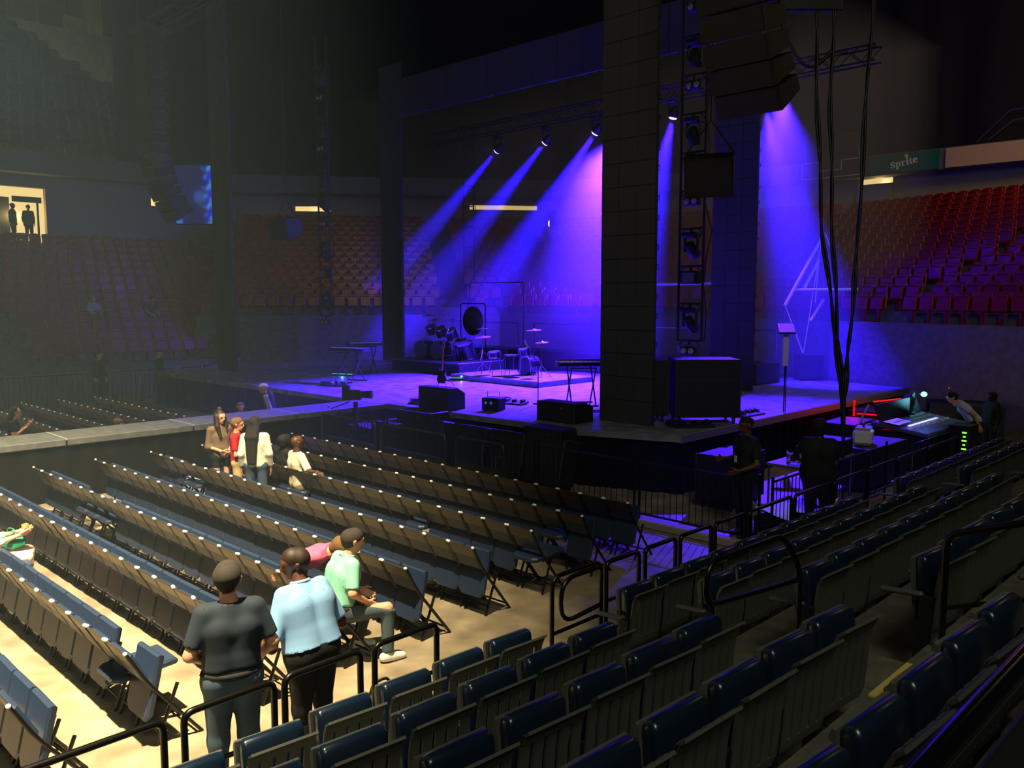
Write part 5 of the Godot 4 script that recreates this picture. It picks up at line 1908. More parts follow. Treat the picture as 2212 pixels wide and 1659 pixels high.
	obj(yb, "cloth", s, mt("yellow_cloth", Color(0.5, 0.45, 0.15), 0.9))
	# blue-lit papers and cloth just over the rail
	for q in [["pale crumpled sheet lying over the stand rail, larger one", Vector3(11.9, 0.42, -5.9), Vector3(0.9, 0.02, 0.6)], ["pale sheet lying beyond the rail, smaller one", Vector3(12.8, 0.40, -5.7), Vector3(0.5, 0.02, 0.3)]]:
		s = ns()
		for a in 4:
			for b in 3:
				var hgt := func(i: int, j: int) -> Vector3: return Vector3((i / 4.0 - 0.5) * q[2].x, 0.05 * sin(i * 2.3 + j * 1.7), (j / 3.0 - 0.5) * q[2].z)
				quad(s, hgt.call(a, b), hgt.call(a + 1, b), hgt.call(a + 1, b + 1), hgt.call(a, b + 1), Vector3.UP)
		var o := obj(self, "crumpled_sheet", s, M.paper)
		o.position = q[1]
		tag(o, q[0], "sheet", "pale sheets beyond the rail")
	var lb := flight_case("low dark trunk under the pale crumpled sheets", Vector3(12.3, 0, -5.85), 0.0, Vector3(1.7, 0.36, 0.55), false)
	lb.set_meta("group", "black flight cases around the stage")
	# low barred gate near the desk
	var gt := thing("low_gate", "low dark barred gate before the mixing desk", "gate", Vector3(15.9, 0, -5.45))
	s = ns()
	tube(s, [Vector3(0, 0, 0), Vector3(0, 0.95, 0), Vector3(1.9, 0.95, 0), Vector3(1.9, 0, 0)], 0.022, 6)
	obj(gt, "frame", s, M.rail)
	for k in 9:
		s = ns()
		tube(s, [Vector3(0.19 + k * 0.19, 0.1, 0), Vector3(0.19 + k * 0.19, 0.95, 0)], 0.010, 5)
		obj(gt, "bar", s, M.rail)
	# steps and rails by the opposite stand, pale treads
	for q in [[12.0, -29.5, 0.9, "pale handrail piece by the opposite stand, left"], [14.0, -29.0, 1.15, "pale handrail piece by the opposite stand, right"]]:
		var hr := thing("stair_rail", q[3], "handrail", Vector3(q[0], 0.0, q[1]), 0.2, "pale rails by the opposite stand")
		s = ns()
		tube(s, [Vector3(0, 0, 0), Vector3(0, q[2], 0), Vector3(1.6, q[2] + 0.15, 0), Vector3(1.6, 0, 0)], 0.035, 6)
		obj(hr, "rail", s, M.steel)

# ---------------------------------------------------------------- people: smooth bodies meshed from bones
func nets(s: SurfaceTool, B: Array, cell: float, k: float, cuts: Array = []) -> void:
	# B: [a, b, radius a, radius b, (1 = flat end at b)]; cuts: [point, normal], what lies beyond is removed
	var n := B.size()
	var A: Array[Vector3] = []
	var D: Array[Vector3] = []
	var RA := PackedFloat32Array()
	var RD := PackedFloat32Array()
	var IL := PackedFloat32Array()
	var FL := PackedInt32Array()
	var lo := Vector3.ONE * 1e9
	var hi := -lo
	for q in B:
		A.append(q[0])
		D.append(q[1] - q[0])
		RA.append(q[2])
		RD.append(q[3] - q[2])
		IL.append(1.0 / maxf((q[1] - q[0]).length_squared(), 1e-8))
		FL.append(q[4] if q.size() > 4 else 0)
		var r: float = maxf(q[2], q[3])
		for e in [q[0], q[1]]:
			lo = lo.min(e - Vector3.ONE * r)
			hi = hi.max(e + Vector3.ONE * r)
	lo -= Vector3.ONE * cell * 2.5
	hi += Vector3.ONE * cell * 2.5
	var S := 5
	var nb := Vector3i(((hi - lo) / (cell * S)).ceil())
	var nx := nb.x * S
	var ny := nb.y * S
	var nz := nb.z * S
	var val := PackedFloat32Array()
	val.resize(nx * ny * nz)
	val.fill(9.0)
	var R := cell * S * 0.87 + cell * 2.3
	var active: Array[Vector3i] = []
	var near := PackedInt32Array()
	var dist := PackedFloat32Array()
	dist.resize(n)
	var ik := 1.0 / k
	for bz in nb.z:
		for by in nb.y:
			for bx_ in nb.x:
				var c := lo + Vector3(bx_ + 0.5, by + 0.5, bz + 0.5) * (cell * S)
				var dm := 1e9
				for i in n:
					var pa := c - A[i]
					var h := clampf(pa.dot(D[i]) * IL[i], 0.0, 1.0)
					var d := (pa - D[i] * h).length() - RA[i] - RD[i] * h
					dist[i] = d
					if d < dm:
						dm = d
				if dm > R + k * 0.3:
					continue
				if dm < -R - k and cuts.is_empty():
					for z in S:
						for y in S:
							for x in S:
								val[(bx_ * S + x) + nx * ((by * S + y) + ny * (bz * S + z))] = -9.0
					continue
				near.clear()
				for i in n:
					if dist[i] < dm + 2.0 * R + k:
						near.append(i)
				active.append(Vector3i(bx_, by, bz))
				for z in S:
					for y in S:
						for x in S:
							var p := lo + Vector3(bx_ * S + x, by * S + y, bz * S + z) * cell
							var m := 9.0
							for i in near:
								var pa := p - A[i]
								var hr := pa.dot(D[i]) * IL[i]
								var h := clampf(hr, 0.0, 1.0)
								var d := (pa - D[i] * h).length() - RA[i] - RD[i] * h
								if FL[i] and hr > 1.0:
									d = maxf(d, (hr - 1.0) / sqrt(IL[i]))
								var e := maxf(k - absf(d - m), 0.0) * ik
								m = minf(m, d) - e * e * k * 0.25
							for q in cuts:
								m = maxf(m, (p - q[0]).dot(q[1]))
							val[(bx_ * S + x) + nx * ((by * S + y) + ny * (bz * S + z))] = m
	var vid := {}
	var verts: Array[Vector3] = []
	var sx := 1
	var sy := nx
	var sz := nx * ny
	var off := PackedInt32Array([0, sx, sy, sx + sy, sz, sx + sz, sy + sz, sx + sy + sz])
	var edges := [[0, 1], [2, 3], [4, 5], [6, 7], [0, 2], [1, 3], [4, 6], [5, 7], [0, 4], [1, 5], [2, 6], [3, 7]]
	for bl in active:
		for z in S:
			var gz := bl.z * S + z
			if gz >= nz - 1:
				continue
			for y in S:
				var gy := bl.y * S + y
				if gy >= ny - 1:
					continue
				for x in S:
					var gx := bl.x * S + x
					if gx >= nx - 1:
						continue
					var id := gx + nx * (gy + ny * gz)
					var mask := 0
					for c in 8:
						if val[id + off[c]] < 0.0:
							mask += 1
					if mask == 0 or mask == 8:
						continue
					var sum := Vector3()
					var cnt := 0
					for e in edges:
						var v0 := val[id + off[e[0]]]
						var v1 := val[id + off[e[1]]]
						if (v0 < 0.0) != (v1 < 0.0):
							var t := v0 / (v0 - v1)
							var a: int = e[0]
							var b: int = e[1]
							var pa := Vector3(a & 1, (a >> 1) & 1, a >> 2)
							var pb := Vector3(b & 1, (b >> 1) & 1, b >> 2)
							sum += pa.lerp(pb, t)
							cnt += 1
					vid[id] = verts.size()
					verts.append(lo + (Vector3(gx, gy, gz) + sum / cnt) * cell)
	s.set_smooth_group(0)
	for id in vid:
		var inside: bool = val[id] < 0.0
		for ax in 3:
			var st: int = [sx, sy, sz][ax]
			var u: int = [sy, sz, sx][ax]
			var w: int = [sz, sx, sy][ax]
			if inside == (val[id + st] < 0.0):
				continue
			if not (vid.has(id - u) and vid.has(id - w) and vid.has(id - u - w)):
				continue
			var p0 := verts[vid[id]]
			var p1 := verts[vid[id - u]]
			var p2 := verts[vid[id - u - w]]
			var p3 := verts[vid[id - w]]
			var nn := Vector3()
			nn[ax] = 1.0 if inside else -1.0
			quad(s, p0, p1, p2, p3, nn)

func get_head() -> ArrayMesh:
	if head_mesh:
		return head_mesh
	var s := ns()
	nets(s, [
		[Vector3(-0.030, 0.030, 0), Vector3(0.012, 0.036, 0), 0.082, 0.078],
		[Vector3(0.030, 0.01, 0), Vector3(0.030, -0.055, 0), 0.062, 0.048],
		[Vector3(0.045, -0.085, 0), Vector3(0.052, -0.088, 0), 0.026, 0.022],
		[Vector3(0.088, 0.012, 0), Vector3(0.104, -0.024, 0), 0.009, 0.014],
		[Vector3(0.080, 0.028, -0.03), Vector3(0.080, 0.028, 0.03), 0.014, 0.014],
		[Vector3(0.078, -0.052, -0.014), Vector3(0.078, -0.052, 0.014), 0.013, 0.013],
		[Vector3(-0.010, 0.012, 0.082), Vector3(-0.004, -0.022, 0.078), 0.017, 0.010],
		[Vector3(-0.010, 0.012, -0.082), Vector3(-0.004, -0.022, -0.078), 0.017, 0.010],
		[Vector3(-0.015, -0.05, 0), Vector3(-0.03, -0.15, 0), 0.052, 0.056],
	], 0.0065, 0.022)
	head_mesh = mesh_of(s)
	return head_mesh

func get_hand(right: bool, grip: bool) -> ArrayMesh:
	var key := "%s%s" % [right, grip]
	if hand_mesh.has(key):
		return hand_mesh[key]
	var m := 1.0 if right else -1.0
	var curl := 1.15 if grip else 0.35
	var B := []
	for i in 4:
		var x := 0.030 - 0.020 * i
		var kn := Vector3(x, -0.088 + 0.004 * absf(i - 1), 0)
		B.append([Vector3(x * 0.5, 0.0, 0), kn, 0.016, 0.0115])
		var L: float = [0.040, 0.045, 0.042, 0.033][i]
		var a := curl * 0.5
		var j1 := kn + Vector3(0, -cos(a), -sin(a) * m) * L
		var j2 := j1 + Vector3(0, -cos(a + curl), -sin(a + curl) * m) * L * 0.9
		B.append([kn, j1, 0.0105, 0.0095])
		B.append([j1, j2, 0.0095, 0.0080])
	var t0 := Vector3(0.024, -0.028, -0.006 * m)
	var t1 := Vector3(0.052, -0.062, -0.022 * m)
	B.append([t0, t1, 0.014, 0.011])
	B.append([t1, t1 + Vector3(0.008, -0.034, -0.012 * m), 0.011, 0.0085])
	var s := ns()
	nets(s, B, 0.0048, 0.007)
	hand_mesh[key] = mesh_of(s)
	return hand_mesh[key]

func turn_about(J: Dictionary, keys: Array, pivot: Vector3, axis: Vector3, ang: float) -> void:
	var b := Basis(axis.normalized(), ang)
	for q in keys:
		J[q] = pivot + b * (J[q] - pivot)

const UPPER := ["waist", "chest", "neck", "head", "sR", "sL", "eR", "eL", "wR", "wL"]

func joints(o: Dictionary) -> Dictionary:
	var J := {
		"pel": Vector3(0, 0.97, 0), "waist": Vector3(0, 1.08, 0), "chest": Vector3(-0.01, 1.29, 0), "neck": Vector3(-0.015, 1.45, 0), "head": Vector3(0.015, 1.612, 0),
		"sR": Vector3(-0.015, 1.405, 0.175), "sL": Vector3(-0.015, 1.405, -0.175), "eR": Vector3(-0.05, 1.13, 0.225), "eL": Vector3(-0.05, 1.13, -0.225),
		"wR": Vector3(0.03, 0.90, 0.23), "wL": Vector3(0.03, 0.90, -0.23), "hR": Vector3(0, 0.92, 0.09), "hL": Vector3(0, 0.92, -0.09),
		"kR": Vector3(0.02, 0.50, 0.10), "kL": Vector3(0.02, 0.50, -0.10), "aR": Vector3(-0.015, 0.085, 0.11), "aL": Vector3(-0.015, 0.085, -0.11),
	}
	if o.get("sit", false):
		for q in J:
			J[q] -= Vector3(0, 0.40, 0)
		for q in ["R", "L"]:
			var z: float = J["h" + q].z
			J["k" + q] = Vector3(0.42, 0.54, z * 1.5)
			J["a" + q] = Vector3(0.40, 0.085, z * 1.5)
			J["w" + q] = Vector3(0.28, 0.66, z * 1.6)
			J["e" + q] = Vector3(0.02, 0.72, z * 2.5)
	var axis: Vector3 = o.get("lean_axis", Vector3.BACK)
	if o.has("lean"):
		turn_about(J, UPPER, J.pel, axis, -o.lean)
	if o.has("twist"):
		turn_about(J, UPPER, J.pel, Vector3.UP, o.twist)
	if o.has("nod"):
		turn_about(J, ["head"], J.neck, axis, -o.nod)
	for q in o.get("set", {}):
		J[q] = o.set[q]
	var f: float = o.get("h", 1.72) / 1.72
	for q in J:
		J[q] *= f
	return J

func person(label: String, p: Vector3, face: float, o: Dictionary) -> Node3D:
	var t := thing("person", label, "person", p, face)
	var J := joints(o)
	var f: float = o.get("h", 1.72) / 1.72
	var fat: float = o.get("fat", 1.0) * f
	var cell: float = o.get("cell", 0.02)
	var slim: float = o.get("shoulder", 1.0)
	var up: Vector3 = (J.chest - J.pel).normalized()
	var side: Vector3 = (J.sR - J.sL).normalized()
	var fwd := up.cross(side) * -1.0
	if fwd.dot(Vector3.RIGHT) < 0.0 and up.y > 0.3:
		fwd = -fwd
	var skin: StandardMaterial3D = mt("skin_" + o.get("skin", "fair"), {"fair": Color(0.80, 0.58, 0.46), "tan": Color(0.66, 0.44, 0.32), "brown": Color(0.34, 0.20, 0.13), "dark": Color(0.24, 0.14, 0.10)}[o.get("skin", "fair")], 0.5)
	var torso := func(g: float) -> Array:
		var r := []
		for q in [-1.0, 1.0]:
			r.append([J.chest + side * q * 0.072 * fat, J.waist + side * q * 0.055 * fat, 0.108 * fat + g, 0.100 * fat + g])
			r.append([J.waist + side * q * 0.055 * fat, J.pel + side * q * 0.062 * fat, 0.100 * fat + g, 0.112 * fat + g])
		r.append([J.sL.lerp(J.sR, 0.12), J.sR.lerp(J.sL, 0.12), 0.062 * f + g, 0.062 * f + g])
		r.append([J.neck, J.chest, 0.060 * f + g, 0.10 * f + g])
		if o.get("belly", 0.0) > 0.0:
			r.append([J.waist + fwd * 0.05 * fat, J.pel + fwd * 0.06 * fat, 0.12 * fat + g, 0.11 * fat + g])
		return r
	# the body itself, in one piece with head and hands
	var g0 := -0.014
	var B: Array = torso.call(g0)
	B.append([J.neck - up * 0.02, J.neck.lerp(J.head, 0.55), 0.056 * f, 0.052 * f])
	for q in ["R", "L"]:
		B.append([J["s" + q], J["e" + q], 0.050 * f * slim, 0.040 * f * slim])
		B.append([J["e" + q], J["w" + q], 0.040 * f * slim, 0.027 * f])
		B.append([J["h" + q], J["k" + q], 0.078 * fat, 0.052 * f])
		B.append([J["k" + q], J["a" + q], 0.052 * f, 0.036 * f])
		var toe0: Vector3 = o.get("toe" + q, Vector3(1, 0, 0))
		B.append([J["a" + q] + Vector3(0, -0.045, 0) - toe0 * 0.03, J["a" + q] + toe0 * 0.13 + Vector3(0, -0.055, 0), 0.032 * f, 0.026 * f])
	var s := ns()
	nets(s, B, cell, 0.03 * f)
	var hb := Basis(Vector3.UP, o.get("head_yaw", 0.0)) * Basis(Vector3.BACK, -o.get("head_tilt", o.get("lean", 0.0) * 0.4))
	var hx := Transform3D(hb.scaled(Vector3.ONE * f), J.head)
	for q in ["R", "L"]:
		var d: Vector3 = J["w" + q] - J["e" + q]
		s.append_from(get_hand(q == "R", o.get("grip" + q, false)), 0, Transform3D(look_along(d).scaled(Vector3.ONE * f * 1.02), J["w" + q]))
	s.append_from(get_head(), 0, hx)
	s.generate_normals()
	var body := put(t, "body", s.commit(), skin)
	if o.get("face", false):
		for q in [-1.0, 1.0]:
			s = ns()
			ball(s, hx * Vector3(0.083, 0.006, 0.031 * q), Vector3(0.010, 0.009, 0.013), 8, 5)
			put(body, "eye", mesh_of(s), mt("eye_dark", Color(0.10, 0.07, 0.06), 0.2))
			s = ns()
			tube(s, [hx * Vector3(0.090, 0.030, 0.016 * q), hx * Vector3(0.082, 0.034, 0.046 * q)], 0.005, 5)
			put(body, "eyebrow", mesh_of(s), mt("hair_" + o.get("hair_c", "brown"), Color(0.18, 0.11, 0.07), 0.6))
		s = ns()
		tube(s, [hx * Vector3(0.088, -0.050, -0.022), hx * Vector3(0.094, -0.054, 0), hx * Vector3(0.088, -0.050, 0.022)], 0.006, 5)
		put(body, "mouth", mesh_of(s), mt("lip", Color(0.55, 0.25, 0.22), 0.5))
	# shirt
	if o.has("shirt"):
		B = torso.call(0.014)
		var sl: float = o.get("sleeve", 0.62)
		for q in ["R", "L"]:
			if sl > 0.0:
				var e: Vector3 = J["s" + q].lerp(J["e" + q], minf(sl, 1.0))
				B.append([J["s" + q], e, 0.066 * f * slim, 0.062 * f * slim, 1 if sl <= 1.0 else 0])
			if sl > 1.0:
				B.append([J["e" + q], J["e" + q].lerp(J["w" + q], sl - 1.0), 0.058 * f * slim, 0.044 * f, 1])
		var hem: Vector3 = J.pel - up * o.get("hem", 0.08) * f
		s = ns()
		nets(s, B, cell * o.get("fine", 0.8), 0.035 * f, [[hem, -up], [J.neck + up * 0.022 * f, up]])
		obj(t, "shirt", s, mt("shirt_" + o.shirt[0], o.shirt[1], 0.85))
		if o.get("collar", false):
			s = ns()
			var ring := []
			for i in 13:
				var a := TAU * i / 12.0
				ring.append(J.neck + up * 0.024 * f + (fwd * cos(a) + side * sin(a)) * 0.068 * f)
			tube(s, ring, 0.014 * f, 6)
			obj(t, "collar", s, M["shirt_" + o.shirt[0]])
	# trousers or shorts
	if o.has("legs"):
		B = [[J.hL + up * 0.02, J.hR + up * 0.02, 0.108 * fat, 0.108 * fat], [J.pel + side * 0.055 * fat, J.pel - side * 0.055 * fat, 0.110 * fat, 0.110 * fat]]
		for q in ["R", "L"]:
			var ll: float = o.get("leg_len", 2.0)
			B.append([J["h" + q], J["h" + q].lerp(J["k" + q], minf(ll, 1.0)), 0.096 * fat, 0.072 * f, 1 if ll <= 1.0 else 0])
			if ll > 1.0:
				B.append([J["k" + q], J["k" + q].lerp(J["a" + q], minf(ll - 1.0, 0.96)), 0.070 * f, 0.058 * f, 1])
		s = ns()
		nets(s, B, cell * o.get("fine", 0.8), 0.035 * f, [[J.pel + up * 0.07 * f, up]])
		obj(t, "trousers" if o.get("leg_len", 2.0) > 1.0 else "shorts", s, mt("cloth_" + o.legs[0], o.legs[1], 0.85))
	if o.has("belt"):
		s = ns()
		var ring := []
		for i in 17:
			var a := TAU * i / 16.0
			ring.append(J.pel + up * 0.022 * f + fwd * cos(a) * 0.118 * fat + side * sin(a) * 0.172 * fat)
		tube(s, ring, 0.022 * f, 6)
		obj(t, "belt", s, mt("belt_" + o.belt[0], o.belt[1], 0.8))
	# shoes
	if o.has("shoes"):
		for q in ["R", "L"]:
			var toe: Vector3 = o.get("toe" + q, Vector3(1, 0, 0))
			var a: Vector3 = J["a" + q]
			s = ns()
			nets(s, [[a + Vector3(0, -0.03, 0) - toe * 0.045, a + toe * 0.06 + Vector3(0, -0.035, 0), 0.046 * f, 0.044 * f], [a + toe * 0.05 + Vector3(0, -0.04, 0), a + toe * 0.16 + Vector3(0, -0.05, 0), 0.044 * f, 0.036 * f], [a, a - toe * 0.01 + Vector3(0, -0.03, 0), 0.042 * f, 0.046 * f]], minf(cell, 0.014), 0.02, [[a + Vector3(0, -0.083 * f, 0), Vector3.DOWN], [a + Vector3(0, 0.03, 0), Vector3.UP]])
			obj(t, "shoe", s, mt("shoe_" + o.shoes[0], o.shoes[1], 0.5))
	# hair
	var hs: String = o.get("hair", "short")
	if hs != "bald":
		var H := [[Vector3(-0.036, 0.034, 0), Vector3(0.006, 0.048, 0), 0.092, 0.086]]
		var cuts := [[hx * Vector3(0.0, 0.0, 0), hb * Vector3(0.74, -0.67, 0).normalized()]]
		if hs == "short":
			H.append([Vector3(-0.045, 0.02, 0), Vector3(-0.05, -0.018, 0), 0.078, 0.060])
			cuts[0][0] = hx * Vector3(0.035, 0.0, 0)
		elif hs == "long":
			for z in [-0.045, 0.0, 0.045]:
				H.append([Vector3(-0.05, 0.0, z), Vector3(-0.135, -0.20, z * 1.3), 0.062, 0.056])
				H.append([Vector3(-0.135, -0.20, z * 1.3), Vector3(-0.165, o.get("hair_len", -0.42), z * 1.1), 0.052, 0.026])
			cuts = [[hx * Vector3(0.030, 0.0, 0), hb * Vector3(1.0, -0.14, 0).normalized()]]
		elif hs == "front":
			for z in [-0.075, 0.075]:
				H.append([Vector3(0.0, 0.03, z), Vector3(0.03, -0.14, z * 1.2), 0.040, 0.042])
				H.append([Vector3(0.03, -0.14, z * 1.2), Vector3(0.075, -0.33, z * 0.85), 0.042, 0.028])
			H.append([Vector3(-0.05, 0.0, 0), Vector3(-0.07, -0.18, 0), 0.075, 0.07])
			H.append([Vector3(-0.02, 0.12, 0), Vector3(-0.01, 0.15, 0), 0.05, 0.045])
			cuts = []
			H[0][3] = 0.078
		elif hs == "round":
			H.append([Vector3(-0.06, 0.03, 0), Vector3(-0.06, -0.03, 0), 0.105, 0.085])
			cuts[0][0] = hx * Vector3(0.05, 0.0, 0)
		elif hs == "cap":
			cuts = [[hx * Vector3(0, 0.045, 0), hb * Vector3(0.1, -1, 0).normalized()]]
		var W := []
		for q in H:
			W.append([hx * q[0], hx * q[1], q[2] * f, q[3] * f])
		if hs == "cap":
			W.append([hx * Vector3(0.07, 0.055, -0.02), hx * Vector3(0.15, 0.05, 0), 0.018, 0.012])
		s = ns()
		nets(s, W, minf(cell * 0.8, 0.012), 0.025, cuts)
		obj(t, "cap" if hs == "cap" else "hair", s, mt("hair_" + o.get("hair_c", "brown"), {"brown": Color(0.22, 0.15, 0.10), "dark": Color(0.07, 0.05, 0.045), "grey": Color(0.20, 0.17, 0.145), "auburn": Color(0.26, 0.10, 0.045), "black": Color(0.03, 0.03, 0.03), "white": Color(0.85, 0.85, 0.85), "light": Color(0.42, 0.29, 0.17)}[o.get("hair_c", "brown")], 0.85))
	return t

func build_people() -> void:
	var s: SurfaceTool
	# --- nearest, at the stand rail
	person("man in dark grey t-shirt and jeans standing with his back turned at the rail", Vector3(2.74, 0, -5.40), deg_to_rad(72), {"h": 1.76, "cell": 0.016, "fat": 1.10, "lean": 0.04, "head_yaw": -0.35, "shirt": ["charcoal", Color(0.13, 0.17, 0.21)], "sleeve": 0.80, "hem": -0.055, "legs": ["jeans", Color(0.26, 0.33, 0.38)], "belt": ["black", Color(0.03, 0.03, 0.03)], "shoes": ["brown", Color(0.2, 0.14, 0.1)], "hair_c": "grey", "set": {"eR": Vector3(-0.03, 1.15, 0.27), "wR": Vector3(0.16, 0.98, 0.22), "eL": Vector3(-0.03, 1.15, -0.27), "wL": Vector3(0.16, 1.02, -0.16)}})
	person("heavy man in light blue shirt and black trousers leaning at the rail, face in profile", Vector3(3.42, 0, -5.45), deg_to_rad(95), {"h": 1.70, "cell": 0.016, "fat": 1.34, "belly": 1.0, "lean": 0.30, "head_yaw": 1.15, "head_tilt": 0.1, "face": true, "skin": "brown", "shirt": ["light_blue", Color(0.50, 0.66, 0.82)], "sleeve": 0.85, "hem": -0.01, "collar": true, "legs": ["black", Color(0.03, 0.03, 0.035)], "shoes": ["black", Color(0.03, 0.03, 0.03)], "hair": "short", "hair_c": "auburn", "set": {"eR": Vector3(0.05, 1.05, 0.33), "wR": Vector3(0.28, 0.98, 0.24), "eL": Vector3(0.05, 1.05, -0.33), "wL": Vector3(0.28, 0.98, -0.24)}})
	# --- in the floor seats
	person("grey-haired man in mint green polo shirt sitting on the end chair", Vector3(4.62, 0, -6.92), deg_to_rad(-12), {"h": 1.74, "cell": 0.017, "sit": true, "fat": 1.18, "lean": 0.28, "head_yaw": -0.15, "hair_c": "grey", "shirt": ["mint", Color(0.52, 0.78, 0.68)], "sleeve": 0.85, "hem": -0.05, "collar": true, "legs": ["slate", Color(0.24, 0.29, 0.31)], "belt": ["brown", Color(0.16, 0.07, 0.04)], "shoes": ["white", Color(0.86, 0.85, 0.80)], "set": {"kR": Vector3(0.44, 0.53, 0.22), "aR": Vector3(0.42, 0.085, 0.26), "kL": Vector3(0.42, 0.53, -0.16), "aL": Vector3(0.30, 0.085, -0.20), "eR": Vector3(0.06, 0.76, 0.27), "wR": Vector3(0.24, 0.62, 0.20), "eL": Vector3(0.10, 0.76, -0.25), "wL": Vector3(0.30, 0.64, -0.14)}})
	person("woman in pink t-shirt bending over beside the man in mint green", Vector3(4.62, 0, -7.66), deg_to_rad(-62), {"h": 1.50, "cell": 0.018, "lean": 1.22, "head_tilt": 1.0, "hair": "round", "hair_c": "light", "shirt": ["pink", Color(0.92, 0.36, 0.50)], "sleeve": 0.7, "hem": 0.04, "legs": ["denim", Color(0.20, 0.24, 0.32)], "shoes": ["grey", Color(0.5, 0.5, 0.5)]})
	person("young woman with long hair and patterned top facing the camera", Vector3(6.80, 0, -13.52), deg_to_rad(-95), {"h": 1.67, "cell": 0.02, "face": true, "shoulder": 0.85, "fat": 0.86, "head_yaw": 0.3, "hair": "front", "hair_c": "brown", "shirt": ["pattern", Color(0.42, 0.34, 0.26)], "sleeve": 1.25, "legs": ["black_shorts", Color(0.03, 0.03, 0.035)], "leg_len": 0.4, "shoes": ["brown", Color(0.2, 0.14, 0.1)], "set": {"eR": Vector3(-0.02, 1.12, 0.22), "wR": Vector3(0.20, 1.05, 0.06), "eL": Vector3(-0.02, 1.12, -0.22), "wL": Vector3(0.22, 1.04, -0.04)}})
	person("boy in bright red t-shirt and khaki shorts standing in profile", Vector3(6.82, 0, -12.98), deg_to_rad(-42), {"h": 1.60, "cell": 0.02, "face": true, "shoulder": 0.85, "fat": 0.88, "hair": "short", "hair_c": "light", "shirt": ["red", Color(0.72, 0.05, 0.07)], "sleeve": 0.75, "hem": 0.10, "legs": ["khaki", Color(0.72, 0.60, 0.38)], "leg_len": 1.1, "shoes": ["grey", Color(0.5, 0.5, 0.5)], "set": {"eR": Vector3(0.02, 1.10, 0.22), "wR": Vector3(0.26, 1.08, 0.14), "eL": Vector3(0.02, 1.10, -0.22), "wL": Vector3(0.26, 1.12, -0.12)}})
	person("woman with very long dark hair, white sweater and jeans, back turned", Vector3(6.80, 0, -12.36), deg_to_rad(52), {"h": 1.68, "cell": 0.02, "shoulder": 0.9, "fat": 0.93, "head_yaw": -0.3, "hair": "long", "hair_c": "dark", "hair_len": -0.62, "shirt": ["white", Color(0.86, 0.82, 0.72)], "sleeve": 1.92, "hem": 0.06, "legs": ["blue_jeans", Color(0.22, 0.29, 0.35)], "shoes": ["brown", Color(0.2, 0.14, 0.1)]})
	person("bald man in cream shirt sitting with an arm along the chair backs", Vector3(7.44, 0, -12.12), deg_to_rad(-8), {"h": 1.74, "cell": 0.02, "sit": true, "fat": 1.12, "lean": -0.05, "skin": "brown", "hair": "bald", "shirt": ["cream", Color(0.88, 0.84, 0.70)], "sleeve": 0.95, "hem": 0.10, "legs": ["beige", Color(0.60, 0.52, 0.40)], "shoes": ["brown", Color(0.2, 0.14, 0.1)], "set": {"eR": Vector3(0.0, 0.80, 0.36), "wR": Vector3(0.02, 0.82, 0.60), "eL": Vector3(0.05, 0.86, -0.34)}})
	person("dark-haired person in black sitting close beside the bald man", Vector3(7.52, 0, -12.66), deg_to_rad(0), {"h": 1.66, "cell": 0.022, "sit": true, "skin": "brown", "hair": "round", "hair_c": "black", "shirt": ["black", Color(0.04, 0.04, 0.045)], "sleeve": 0.2, "legs": ["black", Color(0.03, 0.03, 0.035)], "shoes": ["black", Color(0.03, 0.03, 0.03)]})
	person("seated person with pale trousers and bright red shoes at the left edge", Vector3(2.72, 0, -11.30), deg_to_rad(-20), {"h": 1.68, "cell": 0.02, "sit": true, "hair": "front", "hair_c": "light", "shirt": ["ivory", Color(0.85, 0.80, 0.72)], "sleeve": 1.5, "legs": ["pale_pink", Color(0.88, 0.74, 0.66)], "shoes": ["crimson", Color(0.80, 0.04, 0.12)], "set": {"wR": Vector3(0.36, 0.80, 0.06), "wL": Vector3(0.36, 0.82, -0.06)}})
	var bag := thing("green_bag", "mint green bag on the lap of the seated person at the left edge", "bag", Vector3(2.98, 0.60, -11.28), 0.3)
	s = ns()
	bx(s, Vector3(0, 0.07, 0), Vector3(0.22, 0.13, 0.30), Basis(), 0.04)
	obj(bag, "pouch", s, mt("bag_green", Color(0.12, 0.50, 0.38), 0.6))
	s = ns()
	tube(s, rounded([Vector3(0, 0.13, -0.1), Vector3(0, 0.24, -0.06), Vector3(0, 0.24, 0.06), Vector3(0, 0.13, 0.1)], 0.04), 0.008, 5)
	obj(bag, "strap", s, M.bag_green)
	var cup := thing("orange_cup", "small orange cup held by the seated person at the left edge", "cup", Vector3(3.10, 0.79, -11.16))
	s = ns()
	lathe(s, [Vector2(0.0, 0.0), Vector2(0.03, 0.0), Vector2(0.04, 0.10), Vector2(0.036, 0.10), Vector2(0.0, 0.09)], 12, Transform3D())
	obj(cup, "body", s, mt("cup_orange", Color(0.85, 0.42, 0.10), 0.4))
	# --- beyond the runway
	person("dark-haired person in black looking at a phone beyond the runway at the left edge", Vector3(5.35, 0, -19.75), deg_to_rad(-20), {"h": 1.70, "cell": 0.03, "sit": true, "lean": 0.1, "hair": "long", "hair_len": -0.2, "hair_c": "dark", "shirt": ["black", Color(0.04, 0.04, 0.045)], "legs": ["black", Color(0.03, 0.03, 0.035)], "shoes": ["black", Color(0.03, 0.03, 0.03)], "set": {"wR": Vector3(0.30, 0.92, 0.06), "wL": Vector3(0.30, 0.94, -0.06)}})
	person("person with brown hair slumped low in a seat just beyond the runway", Vector3(7.25, -0.28, -19.6), deg_to_rad(-70), {"h": 1.62, "cell": 0.03, "sit": true, "lean": 0.5, "hair": "round", "hair_c": "light", "shirt": ["pale", Color(0.62, 0.56, 0.44)], "legs": ["black", Color(0.03, 0.03, 0.035)], "shoes": ["black", Color(0.03, 0.03, 0.03)]})
